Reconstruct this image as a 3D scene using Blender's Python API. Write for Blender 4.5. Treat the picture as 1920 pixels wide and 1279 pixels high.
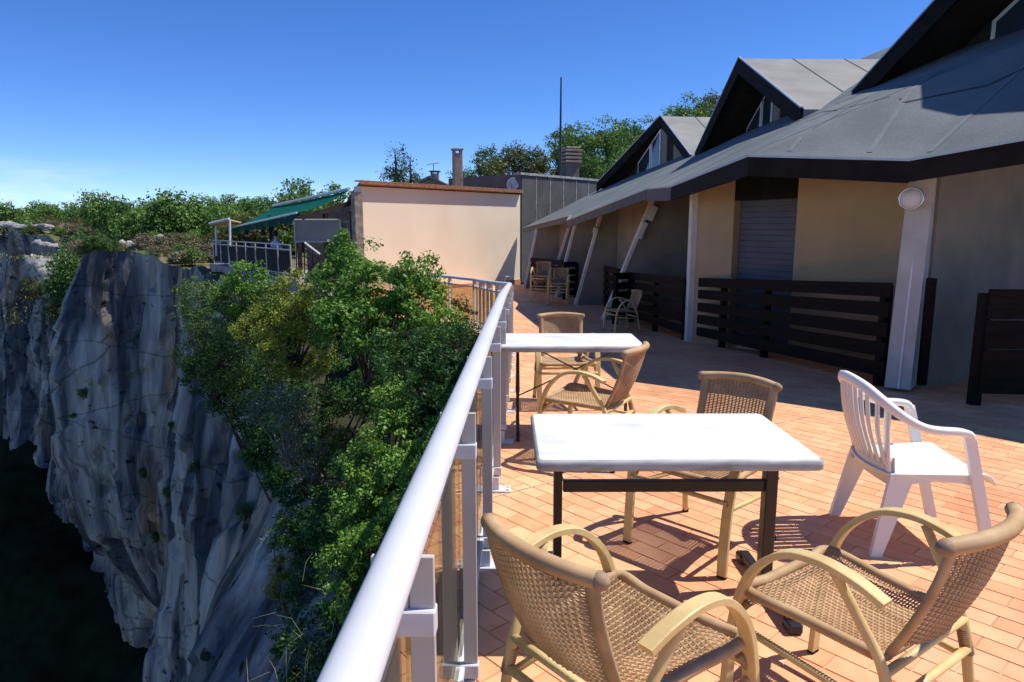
import bpy, math, random
import numpy as np
from mathutils import Vector, Matrix
for o in list(bpy.data.objects): bpy.data.objects.remove(o)
S = bpy.context.scene
COL = S.collection
random.seed(4); RNG = np.random.default_rng(7)
PI = math.pi
# ------------------------------------------------------------------ camera
F, YH, CH = 1300.0, 427.0, 1.6
PITCH = math.atan((639.5 - YH) / F)
cam = bpy.data.cameras.new('camera'); cam.sensor_width = 36; cam.lens = F / 1920 * 36
cam.clip_start = 0.05; cam.clip_end = 3000
cam_o = bpy.data.objects.new('camera', cam); COL.objects.link(cam_o)
cam_o.location = (0, 0, CH); cam_o.rotation_euler = (PI / 2 - PITCH, 0, 0)
S.camera = cam_o
# ------------------------------------------------------------------ world, sun, exposure
SUN = Vector((0.58, 0.085, 1.0)).normalized()
w = bpy.data.worlds.new('World'); S.world = w; w.use_nodes = True
nt = w.node_tree; nt.nodes.clear()
sky = nt.nodes.new('ShaderNodeTexSky'); sky.sky_type = 'NISHITA'; sky.sun_disc = False
sky.sun_elevation = math.asin(SUN.z); sky.sun_rotation = math.atan2(SUN.x, SUN.y)
sky.altitude = 2000; sky.air_density = 0.85; sky.dust_density = 0.0; sky.ozone_density = 7.0
bg = nt.nodes.new('ShaderNodeBackground'); bg.inputs[1].default_value = 0.15
wout = nt.nodes.new('ShaderNodeOutputWorld')
# thin clouds low over the horizon
tc = nt.nodes.new('ShaderNodeTexCoord'); sep = nt.nodes.new('ShaderNodeSeparateXYZ')
mp = nt.nodes.new('ShaderNodeMapping'); mp.inputs['Scale'].default_value = (3.2, 3.2, 26)
mp.inputs['Location'].default_value = (0.4, 1.3, 0.35)
nz = nt.nodes.new('ShaderNodeTexNoise'); nz.inputs['Scale'].default_value = 1.6; nz.inputs['Detail'].default_value = 6
cr = nt.nodes.new('ShaderNodeValToRGB'); cr.color_ramp.elements[0].position = 0.47; cr.color_ramp.elements[1].position = 0.68
er = nt.nodes.new('ShaderNodeMapRange'); er.inputs[1].default_value = 0.085; er.inputs[2].default_value = 0.02
er.inputs[3].default_value = 0.0; er.inputs[4].default_value = 0.75
mul = nt.nodes.new('ShaderNodeMath'); mul.operation = 'MULTIPLY'
mix = nt.nodes.new('ShaderNodeMixRGB'); mix.inputs[2].default_value = (5.6, 6.0, 6.4, 1)
L = nt.links.new
L(tc.outputs['Generated'], mp.inputs[0]); L(mp.outputs[0], nz.inputs[0]); L(nz.outputs[0], cr.inputs[0])
L(tc.outputs['Generated'], sep.inputs[0]); L(sep.outputs[2], er.inputs[0])
L(cr.outputs[0], mul.inputs[0]); L(er.outputs[0], mul.inputs[1]); L(mul.outputs[0], mix.inputs[0])
hsv = nt.nodes.new('ShaderNodeHueSaturation'); hsv.inputs['Saturation'].default_value = 1.17; hsv.inputs['Hue'].default_value = 0.510
L(sky.outputs[0], hsv.inputs['Color']); L(hsv.outputs[0], mix.inputs[1]); L(mix.outputs[0], bg.inputs[0]); L(bg.outputs[0], wout.inputs[0])
sl = bpy.data.lights.new('sun', 'SUN'); sl.energy = 5.0; sl.angle = math.radians(0.53); sl.color = (1.0, 0.94, 0.86)
so = bpy.data.objects.new('sun', sl); COL.objects.link(so); so.rotation_euler = SUN.to_track_quat('Z', 'Y').to_euler()
S.view_settings.view_transform = 'Standard'; S.view_settings.look = 'None'
S.view_settings.exposure = 0.25; S.view_settings.gamma = 1.0; S.view_settings.use_curve_mapping = False
S.render.engine = 'CYCLES'; S.cycles.max_bounces = 7; S.cycles.transparent_max_bounces = 12

# ------------------------------------------------------------------ helpers
_c, _s = math.cos(PITCH), math.sin(PITCH)
def ray(x, y):
    a = (x - 960) / F; b = (639.5 - y) / F
    return Vector((a, _c + b * _s, -_s + b * _c))
def at(x, y, Y):
    r = ray(x, y); return Vector((0, 0, CH)) + r * (Y / r.y)
def floor_z(y):
    if y <= 5.5: return 0.0
    t = min((y - 5.5) / 9.0, 1.0)
    return -0.5 * (t * 0.75 + 0.25 * t * t * (3 - 2 * t))

class MB:
    def __init__(s): s.v = []; s.f = []
    def add(s, vs, fs):
        b = len(s.v); s.v.extend([tuple(p) for p in vs]); s.f.extend([tuple(i + b for i in f) for f in fs]); return s
    def box(s, c, d, rz=0.0, M=None):
        hx, hy, hz = d[0] / 2, d[1] / 2, d[2] / 2
        P = [Vector((x, y, z)) for x in (-hx, hx) for y in (-hy, hy) for z in (-hz, hz)]
        R = Matrix.Rotation(rz, 3, 'Z') if M is None else M
        c = Vector(c)
        return s.add([c + R @ p for p in P], [(0, 1, 3, 2), (4, 6, 7, 5), (0, 4, 5, 1), (2, 3, 7, 6), (0, 2, 6, 4), (1, 5, 7, 3)])
    def bbox(s, c, d, b=0.004, rz=0.0, M=None):
        """box with chamfered edges"""
        hx, hy, hz = d[0] / 2, d[1] / 2, d[2] / 2
        R = Matrix.Rotation(rz, 3, 'Z') if M is None else M
        c = Vector(c); vs = []; idx = {}
        for sx in (-1, 1):
            for sy in (-1, 1):
                for sz in (-1, 1):
                    for k in range(3):
                        p = [sx * hx, sy * hy, sz * hz]
                        for q in range(3):
                            if q != k: p[q] -= (sx, sy, sz)[q] * b
                        idx[(sx, sy, sz, k)] = len(vs); vs.append(c + R @ Vector(p))
        fs = []
        g = lambda sx, sy, sz, k: idx[(sx, sy, sz, k)]
        for q in (-1, 1):
            fs.append([g(q, a, b2, 0) for a, b2 in ((-1, -1), (1, -1), (1, 1), (-1, 1))][::q])
            fs.append([g(a, q, b2, 1) for a, b2 in ((-1, -1), (1, -1), (1, 1), (-1, 1))][::-q])
            fs.append([g(a, b2, q, 2) for a, b2 in ((-1, -1), (1, -1), (1, 1), (-1, 1))][::q])
        for a in (-1, 1):
            for b2 in (-1, 1):
                fs.append((g(a, b2, -1, 0), g(a, b2, 1, 0), g(a, b2, 1, 1), g(a, b2, -1, 1)))
                fs.append((g(a, -1, b2, 0), g(a, 1, b2, 0), g(a, 1, b2, 2), g(a, -1, b2, 2)))
                fs.append((g(-1, a, b2, 1), g(1, a, b2, 1), g(1, a, b2, 2), g(-1, a, b2, 2)))
                for c2 in (-1, 1):
                    fs.append((g(a, b2, c2, 0), g(a, b2, c2, 1), g(a, b2, c2, 2)))
        return s.add(vs, fs)
    def prism(s, poly, z0, z1):
        n = len(poly); z0 = z0 if hasattr(z0, '__len__') else [z0] * n; z1 = z1 if hasattr(z1, '__len__') else [z1] * n
        vs = [(p[0], p[1], z0[i]) for i, p in enumerate(poly)] + [(p[0], p[1], z1[i]) for i, p in enumerate(poly)]
        return s.add(vs, [tuple(range(n))[::-1], tuple(range(n, 2 * n))] + [(i, (i + 1) % n, n + (i + 1) % n, n + i) for i in range(n)])
    def slab(s, poly, off):
        """polygon of 3D points extruded by vector off"""
        n = len(poly); P = [Vector(p) for p in poly]; o = Vector(off)
        return s.add(P + [p + o for p in P], [tuple(range(n)), tuple(range(n, 2 * n))[::-1]] + [(i, n + i, n + (i + 1) % n, (i + 1) % n) for i in range(n)])
    def tube(s, pts, r, n=8, caps=True, prof=None, up=None):
        """round tube, or a swept profile prof (list of (side, up)) along pts"""
        P = [Vector(p) for p in pts]; m = len(P)
        rs = r if hasattr(r, '__len__') else [r] * m
        T = []
        for i in range(m):
            d = (P[min(i + 1, m - 1)] - P[max(i - 1, 0)]); T.append(d.normalized() if d.length > 1e-9 else Vector((0, 0, 1)))
        if up is None:
            u = Vector((0, 0, 1)) if abs(T[0].z) < 0.9 else Vector((0, 1, 0))
        else: u = Vector(up)
        vs = []; fs = []
        for i in range(m):
            if up is not None: u = Vector(up)
            a = T[i].cross(u)
            if a.length < 1e-6: a = Vector((1, 0, 0))
            a.normalize(); u = a.cross(T[i]).normalized()
            if prof is None:
                for k in range(n):
                    t = 2 * PI * k / n; vs.append(P[i] + (a * math.cos(t) + u * math.sin(t)) * rs[i])
            else:
                for (px, py) in prof: vs.append(P[i] + a * px * rs[i] + u * py * rs[i])
        k = n if prof is None else len(prof)
        for i in range(m - 1):
            for j in range(k):
                j2 = (j + 1) % k
                fs.append((i * k + j, i * k + j2, (i + 1) * k + j2, (i + 1) * k + j))
        if caps:
            fs.append(tuple(range(k))[::-1]); fs.append(tuple((m - 1) * k + j for j in range(k)))
        return s.add(vs, fs)
    def lathe(s, c, prof, n=16, M=None):
        vs = []; c = Vector(c)
        for (r, z) in prof:
            for k in range(n):
                p = Vector((r * math.cos(2 * PI * k / n), r * math.sin(2 * PI * k / n), z)); vs.append(c + (M @ p if M else p))
        fs = [(i * n + k, i * n + (k + 1) % n, (i + 1) * n + (k + 1) % n, (i + 1) * n + k) for i in range(len(prof) - 1) for k in range(n)]
        return s.add(vs, fs)
    def build(s, name, mat, parent=None, smooth=False, auto=None):
        me = bpy.data.meshes.new(name); me.from_pydata(s.v, [], s.f); me.update()
        return link(name, me, mat, parent, smooth)

def link(name, me, mat, parent=None, smooth=False):
    me.materials.clear()
    me.materials.append(M_[mat])
    if smooth: me.polygons.foreach_set('use_smooth', [True] * len(me.polygons))
    o = bpy.data.objects.new(name, me); COL.objects.link(o)
    if parent is not None: o.parent = parent
    return o
def tag(o, label, cat=None, group=None):
    o['label'] = label
    if cat: o['category'] = cat
    if group: o['group'] = group
    return o
def struct(o, label=None):
    o['kind'] = 'structure'
    if label: o['label'] = label
    return o
def stuff(o, label=None):
    o['kind'] = 'stuff'
    if label: o['label'] = label
    return o
def empty(name, loc=(0, 0, 0), rz=0.0):
    e = bpy.data.objects.new(name, None); COL.objects.link(e); e.location = loc; e.rotation_euler = (0, 0, rz); e.empty_display_size = 0.1
    return e
KIDS = {}
def kids(o): return [c for c in COL.objects if c.parent is o]
def copy_tree(o, parent=None):
    c = o.copy(); COL.objects.link(c); c.parent = parent
    for ch in kids(o): copy_tree(ch, c)
    return c
def quads_mesh(name, V):
    """V: (n,4,3) array -> mesh of separate quads"""
    n = len(V); me = bpy.data.meshes.new(name)
    me.vertices.add(n * 4); me.loops.add(n * 4); me.polygons.add(n)
    me.vertices.foreach_set('co', V.reshape(-1).astype(np.float32))
    me.loops.foreach_set('vertex_index', np.arange(n * 4, dtype=np.int32))
    me.polygons.foreach_set('loop_start', np.arange(0, n * 4, 4, dtype=np.int32))
    me.polygons.foreach_set('loop_total', np.full(n, 4, dtype=np.int32))
    me.update(); return me
def grid_mesh(name, P):
    """P: (a,b,3) array -> grid mesh"""
    a, b, _ = P.shape; me = bpy.data.meshes.new(name)
    i = np.arange(a * b).reshape(a, b)
    q = np.stack([i[:-1, :-1], i[1:, :-1], i[1:, 1:], i[:-1, 1:]], -1).reshape(-1, 4)
    me.vertices.add(a * b); me.vertices.foreach_set('co', P.reshape(-1).astype(np.float32))
    n = len(q); me.loops.add(n * 4); me.polygons.add(n)
    me.loops.foreach_set('vertex_index', q.reshape(-1).astype(np.int32))
    me.polygons.foreach_set('loop_start', np.arange(0, n * 4, 4, dtype=np.int32))
    me.polygons.foreach_set('loop_total', np.full(n, 4, dtype=np.int32))
    me.update(); return me
_perm = np.random.default_rng(3).permutation(512)
def vnoise(x, y, z=0.0):
    """value noise, vectorised, 0..1"""
    x = np.asarray(x, float); y = np.asarray(y, float); z = np.asarray(z, float) + np.zeros_like(x)
    xi = np.floor(x).astype(int); yi = np.floor(y).astype(int); zi = np.floor(z).astype(int)
    fx, fy, fz = x - xi, y - yi, z - zi
    fx = fx * fx * (3 - 2 * fx); fy = fy * fy * (3 - 2 * fy); fz = fz * fz * (3 - 2 * fz)
    h = lambda a, b, c: _perm[(_perm[(_perm[a & 511] + b) & 511] + c) & 511] / 511.0
    r = 0
    for dz in (0, 1):
        wz = fz if dz else 1 - fz
        for dy in (0, 1):
            wy = fy if dy else 1 - fy
            for dx in (0, 1):
                wx = fx if dx else 1 - fx
                r = r + h(xi + dx, yi + dy, zi + dz) * wx * wy * wz
    return r
def fbm(x, y, z=0.0, o=4):
    r = 0; a = 0.5
    for k in range(o):
        f = 2 ** k; r = r + a * (vnoise(np.asarray(x) * f + 17 * k, np.asarray(y) * f, np.asarray(z) * f + 5 * k) - 0.5); a *= 0.5
    return r

# ------------------------------------------------------------------ materials
M_ = {}
def new_mat(name):
    m = bpy.data.materials.new(name); m.use_nodes = True; M_[name] = m
    b = m.node_tree.nodes['Principled BSDF']; return m, m.node_tree, b
def mat(name, col, rough=0.6, spec=0.3, metal=0.0, col2=None, scale=6.0, stretch=(1, 1, 1), detail=4.0, bump=0.0, bscale=None, lo=0.35, hi=0.65, bstretch=None, coord='Object'):
    m, n, b = new_mat(name)
    b.inputs['Roughness'].default_value = rough; b.inputs['Metallic'].default_value = metal
    b.inputs['Specular IOR Level'].default_value = spec
    b.inputs['Base Color'].default_value = (*col, 1)
    if col2 is None: col2 = tuple(c * 0.86 for c in col)
    t = n.nodes.new('ShaderNodeTexCoord'); mp = n.nodes.new('ShaderNodeMapping'); mp.inputs['Scale'].default_value = stretch
    n.links.new(t.outputs[coord], mp.inputs[0])
    nz = n.nodes.new('ShaderNodeTexNoise'); nz.inputs['Scale'].default_value = scale; nz.inputs['Detail'].default_value = detail
    n.links.new(mp.outputs[0], nz.inputs[0])
    cr = n.nodes.new('ShaderNodeValToRGB'); cr.color_ramp.elements[0].position = lo; cr.color_ramp.elements[1].position = hi
    cr.color_ramp.elements[0].color = (*col, 1); cr.color_ramp.elements[1].color = (*col2, 1)
    n.links.new(nz.outputs[0], cr.inputs[0]); n.links.new(cr.outputs[0], b.inputs['Base Color'])
    if bump:
        nb = n.nodes.new('ShaderNodeTexNoise'); nb.inputs['Scale'].default_value = bscale or scale * 4; nb.inputs['Detail'].default_value = 4
        if bstretch:
            m2 = n.nodes.new('ShaderNodeMapping'); m2.inputs['Scale'].default_value = bstretch; n.links.new(t.outputs[coord], m2.inputs[0]); n.links.new(m2.outputs[0], nb.inputs[0])
        else: n.links.new(t.outputs[coord], nb.inputs[0])
        bp = n.nodes.new('ShaderNodeBump'); bp.inputs['Strength'].default_value = bump; bp.inputs['Distance'].default_value = 0.02
        n.links.new(nb.outputs[0], bp.inputs['Height']); n.links.new(bp.outputs[0], b.inputs['Normal'])
    return m
def tile_mat(name, single):
    m, n, b = new_mat(name); b.inputs['Roughness'].default_value = 0.55; b.inputs['Specular IOR Level'].default_value = 0.25
    if single: rnd = n.nodes.new('ShaderNodeObjectInfo').outputs['Random']
    else: rnd = n.nodes.new('ShaderNodeNewGeometry').outputs['Random Per Island']
    cr = n.nodes.new('ShaderNodeValToRGB'); e = cr.color_ramp.elements
    e[0].color = (0.72, 0.35, 0.18, 1); e[1].color = (0.80, 0.48, 0.25, 1)
    a = e.new(0.35); a.color = (0.75, 0.40, 0.205, 1); a = e.new(0.7); a.color = (0.77, 0.42, 0.23, 1)
    n.links.new(rnd, cr.inputs[0])
    g = n.nodes.new('ShaderNodeNewGeometry')
    nz = n.nodes.new('ShaderNodeTexNoise'); nz.inputs['Scale'].default_value = 7; nz.inputs['Detail'].default_value = 5
    n.links.new(g.outputs['Position'], nz.inputs[0])
    hs = n.nodes.new('ShaderNodeMixRGB'); hs.blend_type = 'MULTIPLY'; hs.inputs[0].default_value = 0.8
    c2 = n.nodes.new('ShaderNodeValToRGB'); c2.color_ramp.elements[0].color = (0.88, 0.84, 0.82, 1); c2.color_ramp.elements[1].color = (1.06, 1.06, 1.06, 1)
    c2.color_ramp.elements[0].position = 0.3; c2.color_ramp.elements[1].position = 0.62
    n.links.new(nz.outputs[0], c2.inputs[0]); n.links.new(cr.outputs[0], hs.inputs[1]); n.links.new(c2.outputs[0], hs.inputs[2])
    # large faint weathering stains
    n3 = n.nodes.new('ShaderNodeTexNoise'); n3.inputs['Scale'].default_value = 0.9; n3.inputs['Detail'].default_value = 6
    n.links.new(g.outputs['Position'], n3.inputs[0])
    c3 = n.nodes.new('ShaderNodeValToRGB'); c3.color_ramp.elements[0].color = (0.86, 0.82, 0.80, 1); c3.color_ramp.elements[1].color = (1, 1, 1, 1)
    c3.color_ramp.elements[0].position = 0.36; c3.color_ramp.elements[1].position = 0.55
    h2 = n.nodes.new('ShaderNodeMixRGB'); h2.blend_type = 'MULTIPLY'; h2.inputs[0].default_value = 1.0
    n.links.new(n3.outputs[0], c3.inputs[0]); n.links.new(hs.outputs[0], h2.inputs[1]); n.links.new(c3.outputs[0], h2.inputs[2])
    n.links.new(h2.outputs[0], b.inputs['Base Color'])
    bp = n.nodes.new('ShaderNodeBump'); bp.inputs['Strength'].default_value = 0.12; bp.inputs['Distance'].default_value = 0.004
    n2 = n.nodes.new('ShaderNodeTexNoise'); n2.inputs['Scale'].default_value = 60; n.links.new(g.outputs['Position'], n2.inputs[0])
    n.links.new(n2.outputs[0], bp.inputs['Height']); n.links.new(bp.outputs[0], b.inputs['Normal'])
tile_mat('tile_single', True); tile_mat('tile_field', False)
def leaf_mat(name, c1, c2, c3, trans=0.3):
    m, n, b = new_mat(name); b.inputs['Roughness'].default_value = 0.5; b.inputs['Specular IOR Level'].default_value = 0.25
    g = n.nodes.new('ShaderNodeNewGeometry'); cr = n.nodes.new('ShaderNodeValToRGB'); e = cr.color_ramp.elements
    e[0].color = (*c1, 1); e[1].color = (*c3, 1); a = e.new(0.5); a.color = (*c2, 1)
    n.links.new(g.outputs['Random Per Island'], cr.inputs[0])
    nz = n.nodes.new('ShaderNodeTexNoise'); nz.inputs['Scale'].default_value = 0.9; nz.inputs['Detail'].default_value = 3
    n.links.new(g.outputs['Position'], nz.inputs[0])
    c2n = n.nodes.new('ShaderNodeValToRGB'); c2n.color_ramp.elements[0].color = (0.72, 0.78, 0.7, 1); c2n.color_ramp.elements[1].color = (1.2, 1.12, 0.95, 1)
    c2n.color_ramp.elements[0].position = 0.35; c2n.color_ramp.elements[1].position = 0.65
    n.links.new(nz.outputs[0], c2n.inputs[0])
    mx = n.nodes.new('ShaderNodeMixRGB'); mx.blend_type = 'MULTIPLY'; mx.inputs[0].default_value = 1
    n.links.new(cr.outputs[0], mx.inputs[1]); n.links.new(c2n.outputs[0], mx.inputs[2])
    n.links.new(mx.outputs[0], b.inputs['Base Color'])
    tr = n.nodes.new('ShaderNodeBsdfTranslucent'); ms = n.nodes.new('ShaderNodeMixShader'); ms.inputs[0].default_value = trans
    n.links.new(mx.outputs[0], tr.inputs[0]); n.links.new(b.outputs[0], ms.inputs[1]); n.links.new(tr.outputs[0], ms.inputs[2])
    n.links.new(ms.outputs[0], n.nodes['Material Output'].inputs[0])
leaf_mat('leaf_bright', (0.06, 0.17, 0.025), (0.12, 0.26, 0.04), (0.26, 0.40, 0.09))
leaf_mat('leaf_yellow', (0.11, 0.17, 0.02), (0.21, 0.26, 0.035), (0.34, 0.36, 0.07))
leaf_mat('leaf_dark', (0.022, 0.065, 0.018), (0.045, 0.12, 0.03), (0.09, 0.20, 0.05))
leaf_mat('leaf_grey', (0.10, 0.15, 0.10), (0.15, 0.20, 0.15), (0.22, 0.26, 0.20), 0.2)
leaf_mat('leaf_juniper', (0.03, 0.075, 0.02), (0.07, 0.135, 0.03), (0.15, 0.22, 0.05), 0.15)
leaf_mat('leaf_oak', (0.04, 0.095, 0.024), (0.07, 0.15, 0.036), (0.12, 0.22, 0.055))
leaf_mat('leaf_oak_light', (0.07, 0.15, 0.032), (0.115, 0.22, 0.05), (0.19, 0.30, 0.075))
leaf_mat('leaf_olive', (0.07, 0.095, 0.025), (0.11, 0.125, 0.035), (0.15, 0.15, 0.05))
leaf_mat('leaf_pine', (0.025, 0.055, 0.03), (0.045, 0.08, 0.04), (0.075, 0.11, 0.055), 0.1)
leaf_mat('leaf_scrub', (0.13, 0.12, 0.075), (0.19, 0.165, 0.11), (0.25, 0.22, 0.15), 0.1)
leaf_mat('grass_dry', (0.36, 0.34, 0.24), (0.44, 0.42, 0.32), (0.52, 0.50, 0.40), 0.2)
leaf_mat('grass_green', (0.08, 0.11, 0.03), (0.13, 0.15, 0.05), (0.20, 0.19, 0.08), 0.2)
mat('bark', (0.10, 0.075, 0.055), 0.9, 0.1, col2=(0.06, 0.045, 0.035), scale=12, bump=0.5)
mat('bark_pale', (0.28, 0.25, 0.21), 0.9, 0.1, col2=(0.18, 0.15, 0.12), scale=12, bump=0.4)
mat('grout', (0.62, 0.42, 0.30), 0.9, 0.1, col2=(0.42, 0.24, 0.15), scale=1.7, detail=8)
mat('joint_white', (0.62, 0.50, 0.40), 0.9, 0.1)
mat('kerb_tile', (0.62, 0.27, 0.12), 0.6, 0.2, col2=(0.5, 0.2, 0.09), scale=5)
mat('concrete', (0.36, 0.33, 0.29), 0.9, 0.1, col2=(0.26, 0.24, 0.21), scale=3, bump=0.25, bscale=30)
mat('rail_white', (0.58, 0.59, 0.60), 0.45, 0.4, col2=(0.53, 0.54, 0.55), scale=4)
mat('post_grey', (0.50, 0.48, 0.46), 0.45, 0.4, col2=(0.44, 0.42, 0.40), scale=5)
mat('collar_grey', (0.62, 0.62, 0.64), 0.42, 0.4, col2=(0.56, 0.56, 0.58), scale=5)
mat('steel', (0.55, 0.56, 0.58), 0.25, 0.5, 1.0)
mat('marble', (0.77, 0.765, 0.745), 0.34, 0.4, col2=(0.60, 0.60, 0.59), scale=3.2, stretch=(1, 2.6, 1.5), detail=12, lo=0.50, hi=0.70)
mat('marble_edge', (0.46, 0.46, 0.445), 0.45, 0.3, col2=(0.25, 0.24, 0.22), scale=3.4, stretch=(2.2, 2.2, 9), detail=9, lo=0.42, hi=0.72)  # grey veined stone edge, colour darkened further for its shaded side
mat('black_metal', (0.014, 0.013, 0.013), 0.4, 0.45, col2=(0.022, 0.02, 0.018), scale=9)
mat('black_plastic', (0.02, 0.02, 0.024), 0.35, 0.4)
mat('rattan', (0.54, 0.375, 0.21), 0.6, 0.2, col2=(0.36, 0.225, 0.115), scale=9, stretch=(1, 1, 1), detail=5, lo=0.3, hi=0.7)
mat('rattan_dark', (0.34, 0.235, 0.15), 0.6, 0.2, col2=(0.25, 0.165, 0.10), scale=9)
mat('cane_frame', (0.68, 0.52, 0.245), 0.45, 0.3, col2=(0.56, 0.40, 0.17), scale=7, stretch=(1, 1, 1), bump=0.05)
mat('foot_rubber', (0.03, 0.025, 0.02), 0.8, 0.1)
mat('white_plastic', (0.78, 0.765, 0.73), 0.42, 0.35, col2=(0.72, 0.70, 0.67), scale=3)
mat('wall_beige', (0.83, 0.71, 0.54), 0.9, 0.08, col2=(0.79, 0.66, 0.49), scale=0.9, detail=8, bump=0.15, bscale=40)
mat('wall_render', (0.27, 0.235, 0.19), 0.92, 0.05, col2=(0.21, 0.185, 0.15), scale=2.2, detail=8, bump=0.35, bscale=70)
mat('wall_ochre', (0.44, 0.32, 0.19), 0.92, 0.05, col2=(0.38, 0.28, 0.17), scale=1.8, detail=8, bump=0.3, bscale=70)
mat('pillar_paint', (0.50, 0.47, 0.44), 0.85, 0.1, col2=(0.40, 0.38, 0.35), scale=4, detail=8, bump=0.3, bscale=50)
mat('edge_white', (0.70, 0.67, 0.63), 0.85, 0.1, col2=(0.58, 0.55, 0.51), scale=4, detail=8)
mat('soffit', (0.52, 0.42, 0.31), 0.9, 0.05, col2=(0.45, 0.36, 0.26), scale=2)
mat('fascia_dark', (0.010, 0.009, 0.009), 0.8, 0.1, col2=(0.016, 0.014, 0.014), scale=5, bump=0.1)
mat('fascia_skylit', (0.11, 0.105, 0.105), 0.7, 0.2, col2=(0.08, 0.075, 0.075), scale=5, bump=0.1)  # paler copy of the dark fascia, sky light put into its colour
mat('drip_metal', (0.40, 0.41, 0.42), 0.4, 0.4, 0.6)
mat('wood_dark', (0.012, 0.009, 0.008), 0.85, 0.1, col2=(0.02, 0.014, 0.012), scale=6, stretch=(1, 1, 6), bump=0.2)
mat('gable_wood', (0.028, 0.022, 0.018), 0.8, 0.1, col2=(0.042, 0.034, 0.028), scale=5, bump=0.15)
mat('gable_panel', (0.24, 0.22, 0.19), 0.8, 0.1, col2=(0.19, 0.17, 0.15), scale=3)
mat('shutter', (0.10, 0.105, 0.13), 0.6, 0.2, col2=(0.085, 0.09, 0.11), scale=4)
mat('frame_white', (0.72, 0.73, 0.74), 0.5, 0.3)
mat('metal_clad', (0.105, 0.105, 0.10), 0.6, 0.3, col2=(0.075, 0.074, 0.072), scale=2.0, detail=7)
mat('clad_seam', (0.42, 0.42, 0.41), 0.5, 0.3, col2=(0.2, 0.2, 0.2), scale=6)
mat('roof_tile', (0.36, 0.17, 0.09), 0.85, 0.1, col2=(0.22, 0.12, 0.075), scale=7, bump=0.3)
mat('awning', (0.004, 0.10, 0.072), 0.85, 0.05, col2=(0.004, 0.088, 0.064), scale=3)
mat('awning_under', (0.003, 0.06, 0.05), 0.85, 0.1)
mat('canopy_fabric', (0.62, 0.47, 0.26), 0.85, 0.1)
mat('screen_frame', (0.42, 0.42, 0.41), 0.5, 0.3)
mat('chimney', (0.34, 0.29, 0.24), 0.9, 0.1, col2=(0.23, 0.19, 0.155), scale=5, detail=8, bump=0.4, bscale=25)
mat('chimney_dark', (0.18, 0.165, 0.15), 0.9, 0.1, col2=(0.12, 0.11, 0.10), scale=6, bump=0.3)
mat('pole', (0.035, 0.035, 0.04), 0.5, 0.3)
mat('dish', (0.52, 0.53, 0.56), 0.5, 0.3)
mat('stone_pillar', (0.36, 0.31, 0.25), 0.95, 0.05, col2=(0.2, 0.17, 0.14), scale=6, bump=0.6)
mat('skin', (0.50, 0.30, 0.21), 0.6, 0.2)
mat('hair', (0.015, 0.012, 0.01), 0.6, 0.3)
mat('shirt_blue', (0.30, 0.40, 0.58), 0.85, 0.1)
mat('shirt_dark', (0.03, 0.03, 0.04), 0.85, 0.1)
mat('trousers', (0.05, 0.06, 0.10), 0.85, 0.1)
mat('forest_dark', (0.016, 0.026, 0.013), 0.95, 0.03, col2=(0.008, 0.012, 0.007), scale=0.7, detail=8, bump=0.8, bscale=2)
mat('soil', (0.055, 0.047, 0.033), 0.95, 0.05, col2=(0.025, 0.03, 0.014), scale=1.6, detail=9, bump=0.6, bscale=9)
mat('heath', (0.16, 0.135, 0.085), 0.95, 0.05, col2=(0.075, 0.095, 0.03), scale=0.22, detail=10, lo=0.42, hi=0.56, bump=0.6, bscale=5)
mat('pale_rock', (0.44, 0.43, 0.41), 0.9, 0.1, col2=(0.15, 0.15, 0.15), scale=2.6, detail=10, bump=0.9, bscale=6)
def glass_mat(name, tint, gloss=0.10, rough=0.03):
    m, n, b = new_mat(name)
    t = n.nodes.new('ShaderNodeBsdfTransparent'); t.inputs[0].default_value = (*tint, 1)
    g = n.nodes.new('ShaderNodeBsdfGlossy'); g.inputs['Roughness'].default_value = rough
    f = n.nodes.new('ShaderNodeFresnel'); f.inputs[0].default_value = 1.45
    x = n.nodes.new('ShaderNodeMixShader'); mm = n.nodes.new('ShaderNodeMath'); mm.operation = 'MULTIPLY'; mm.inputs[1].default_value = 0.45; n.links.new(f.outputs[0], mm.inputs[0]); n.links.new(mm.outputs[0], x.inputs[0]); n.links.new(t.outputs[0], x.inputs[1]); n.links.new(g.outputs[0], x.inputs[2])
    n.links.new(x.outputs[0], n.nodes['Material Output'].inputs[0])
glass_mat('glass_tint', (0.86, 0.83, 0.70)); glass_mat('lamp_glass', (0.75, 0.75, 0.75))
mat('window_glass', (0.03, 0.045, 0.06), 0.06, 0.9)
mat('screen_glass', (0.14, 0.14, 0.14), 0.35, 0.5, col2=(0.18, 0.18, 0.175), scale=1.5)
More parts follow.
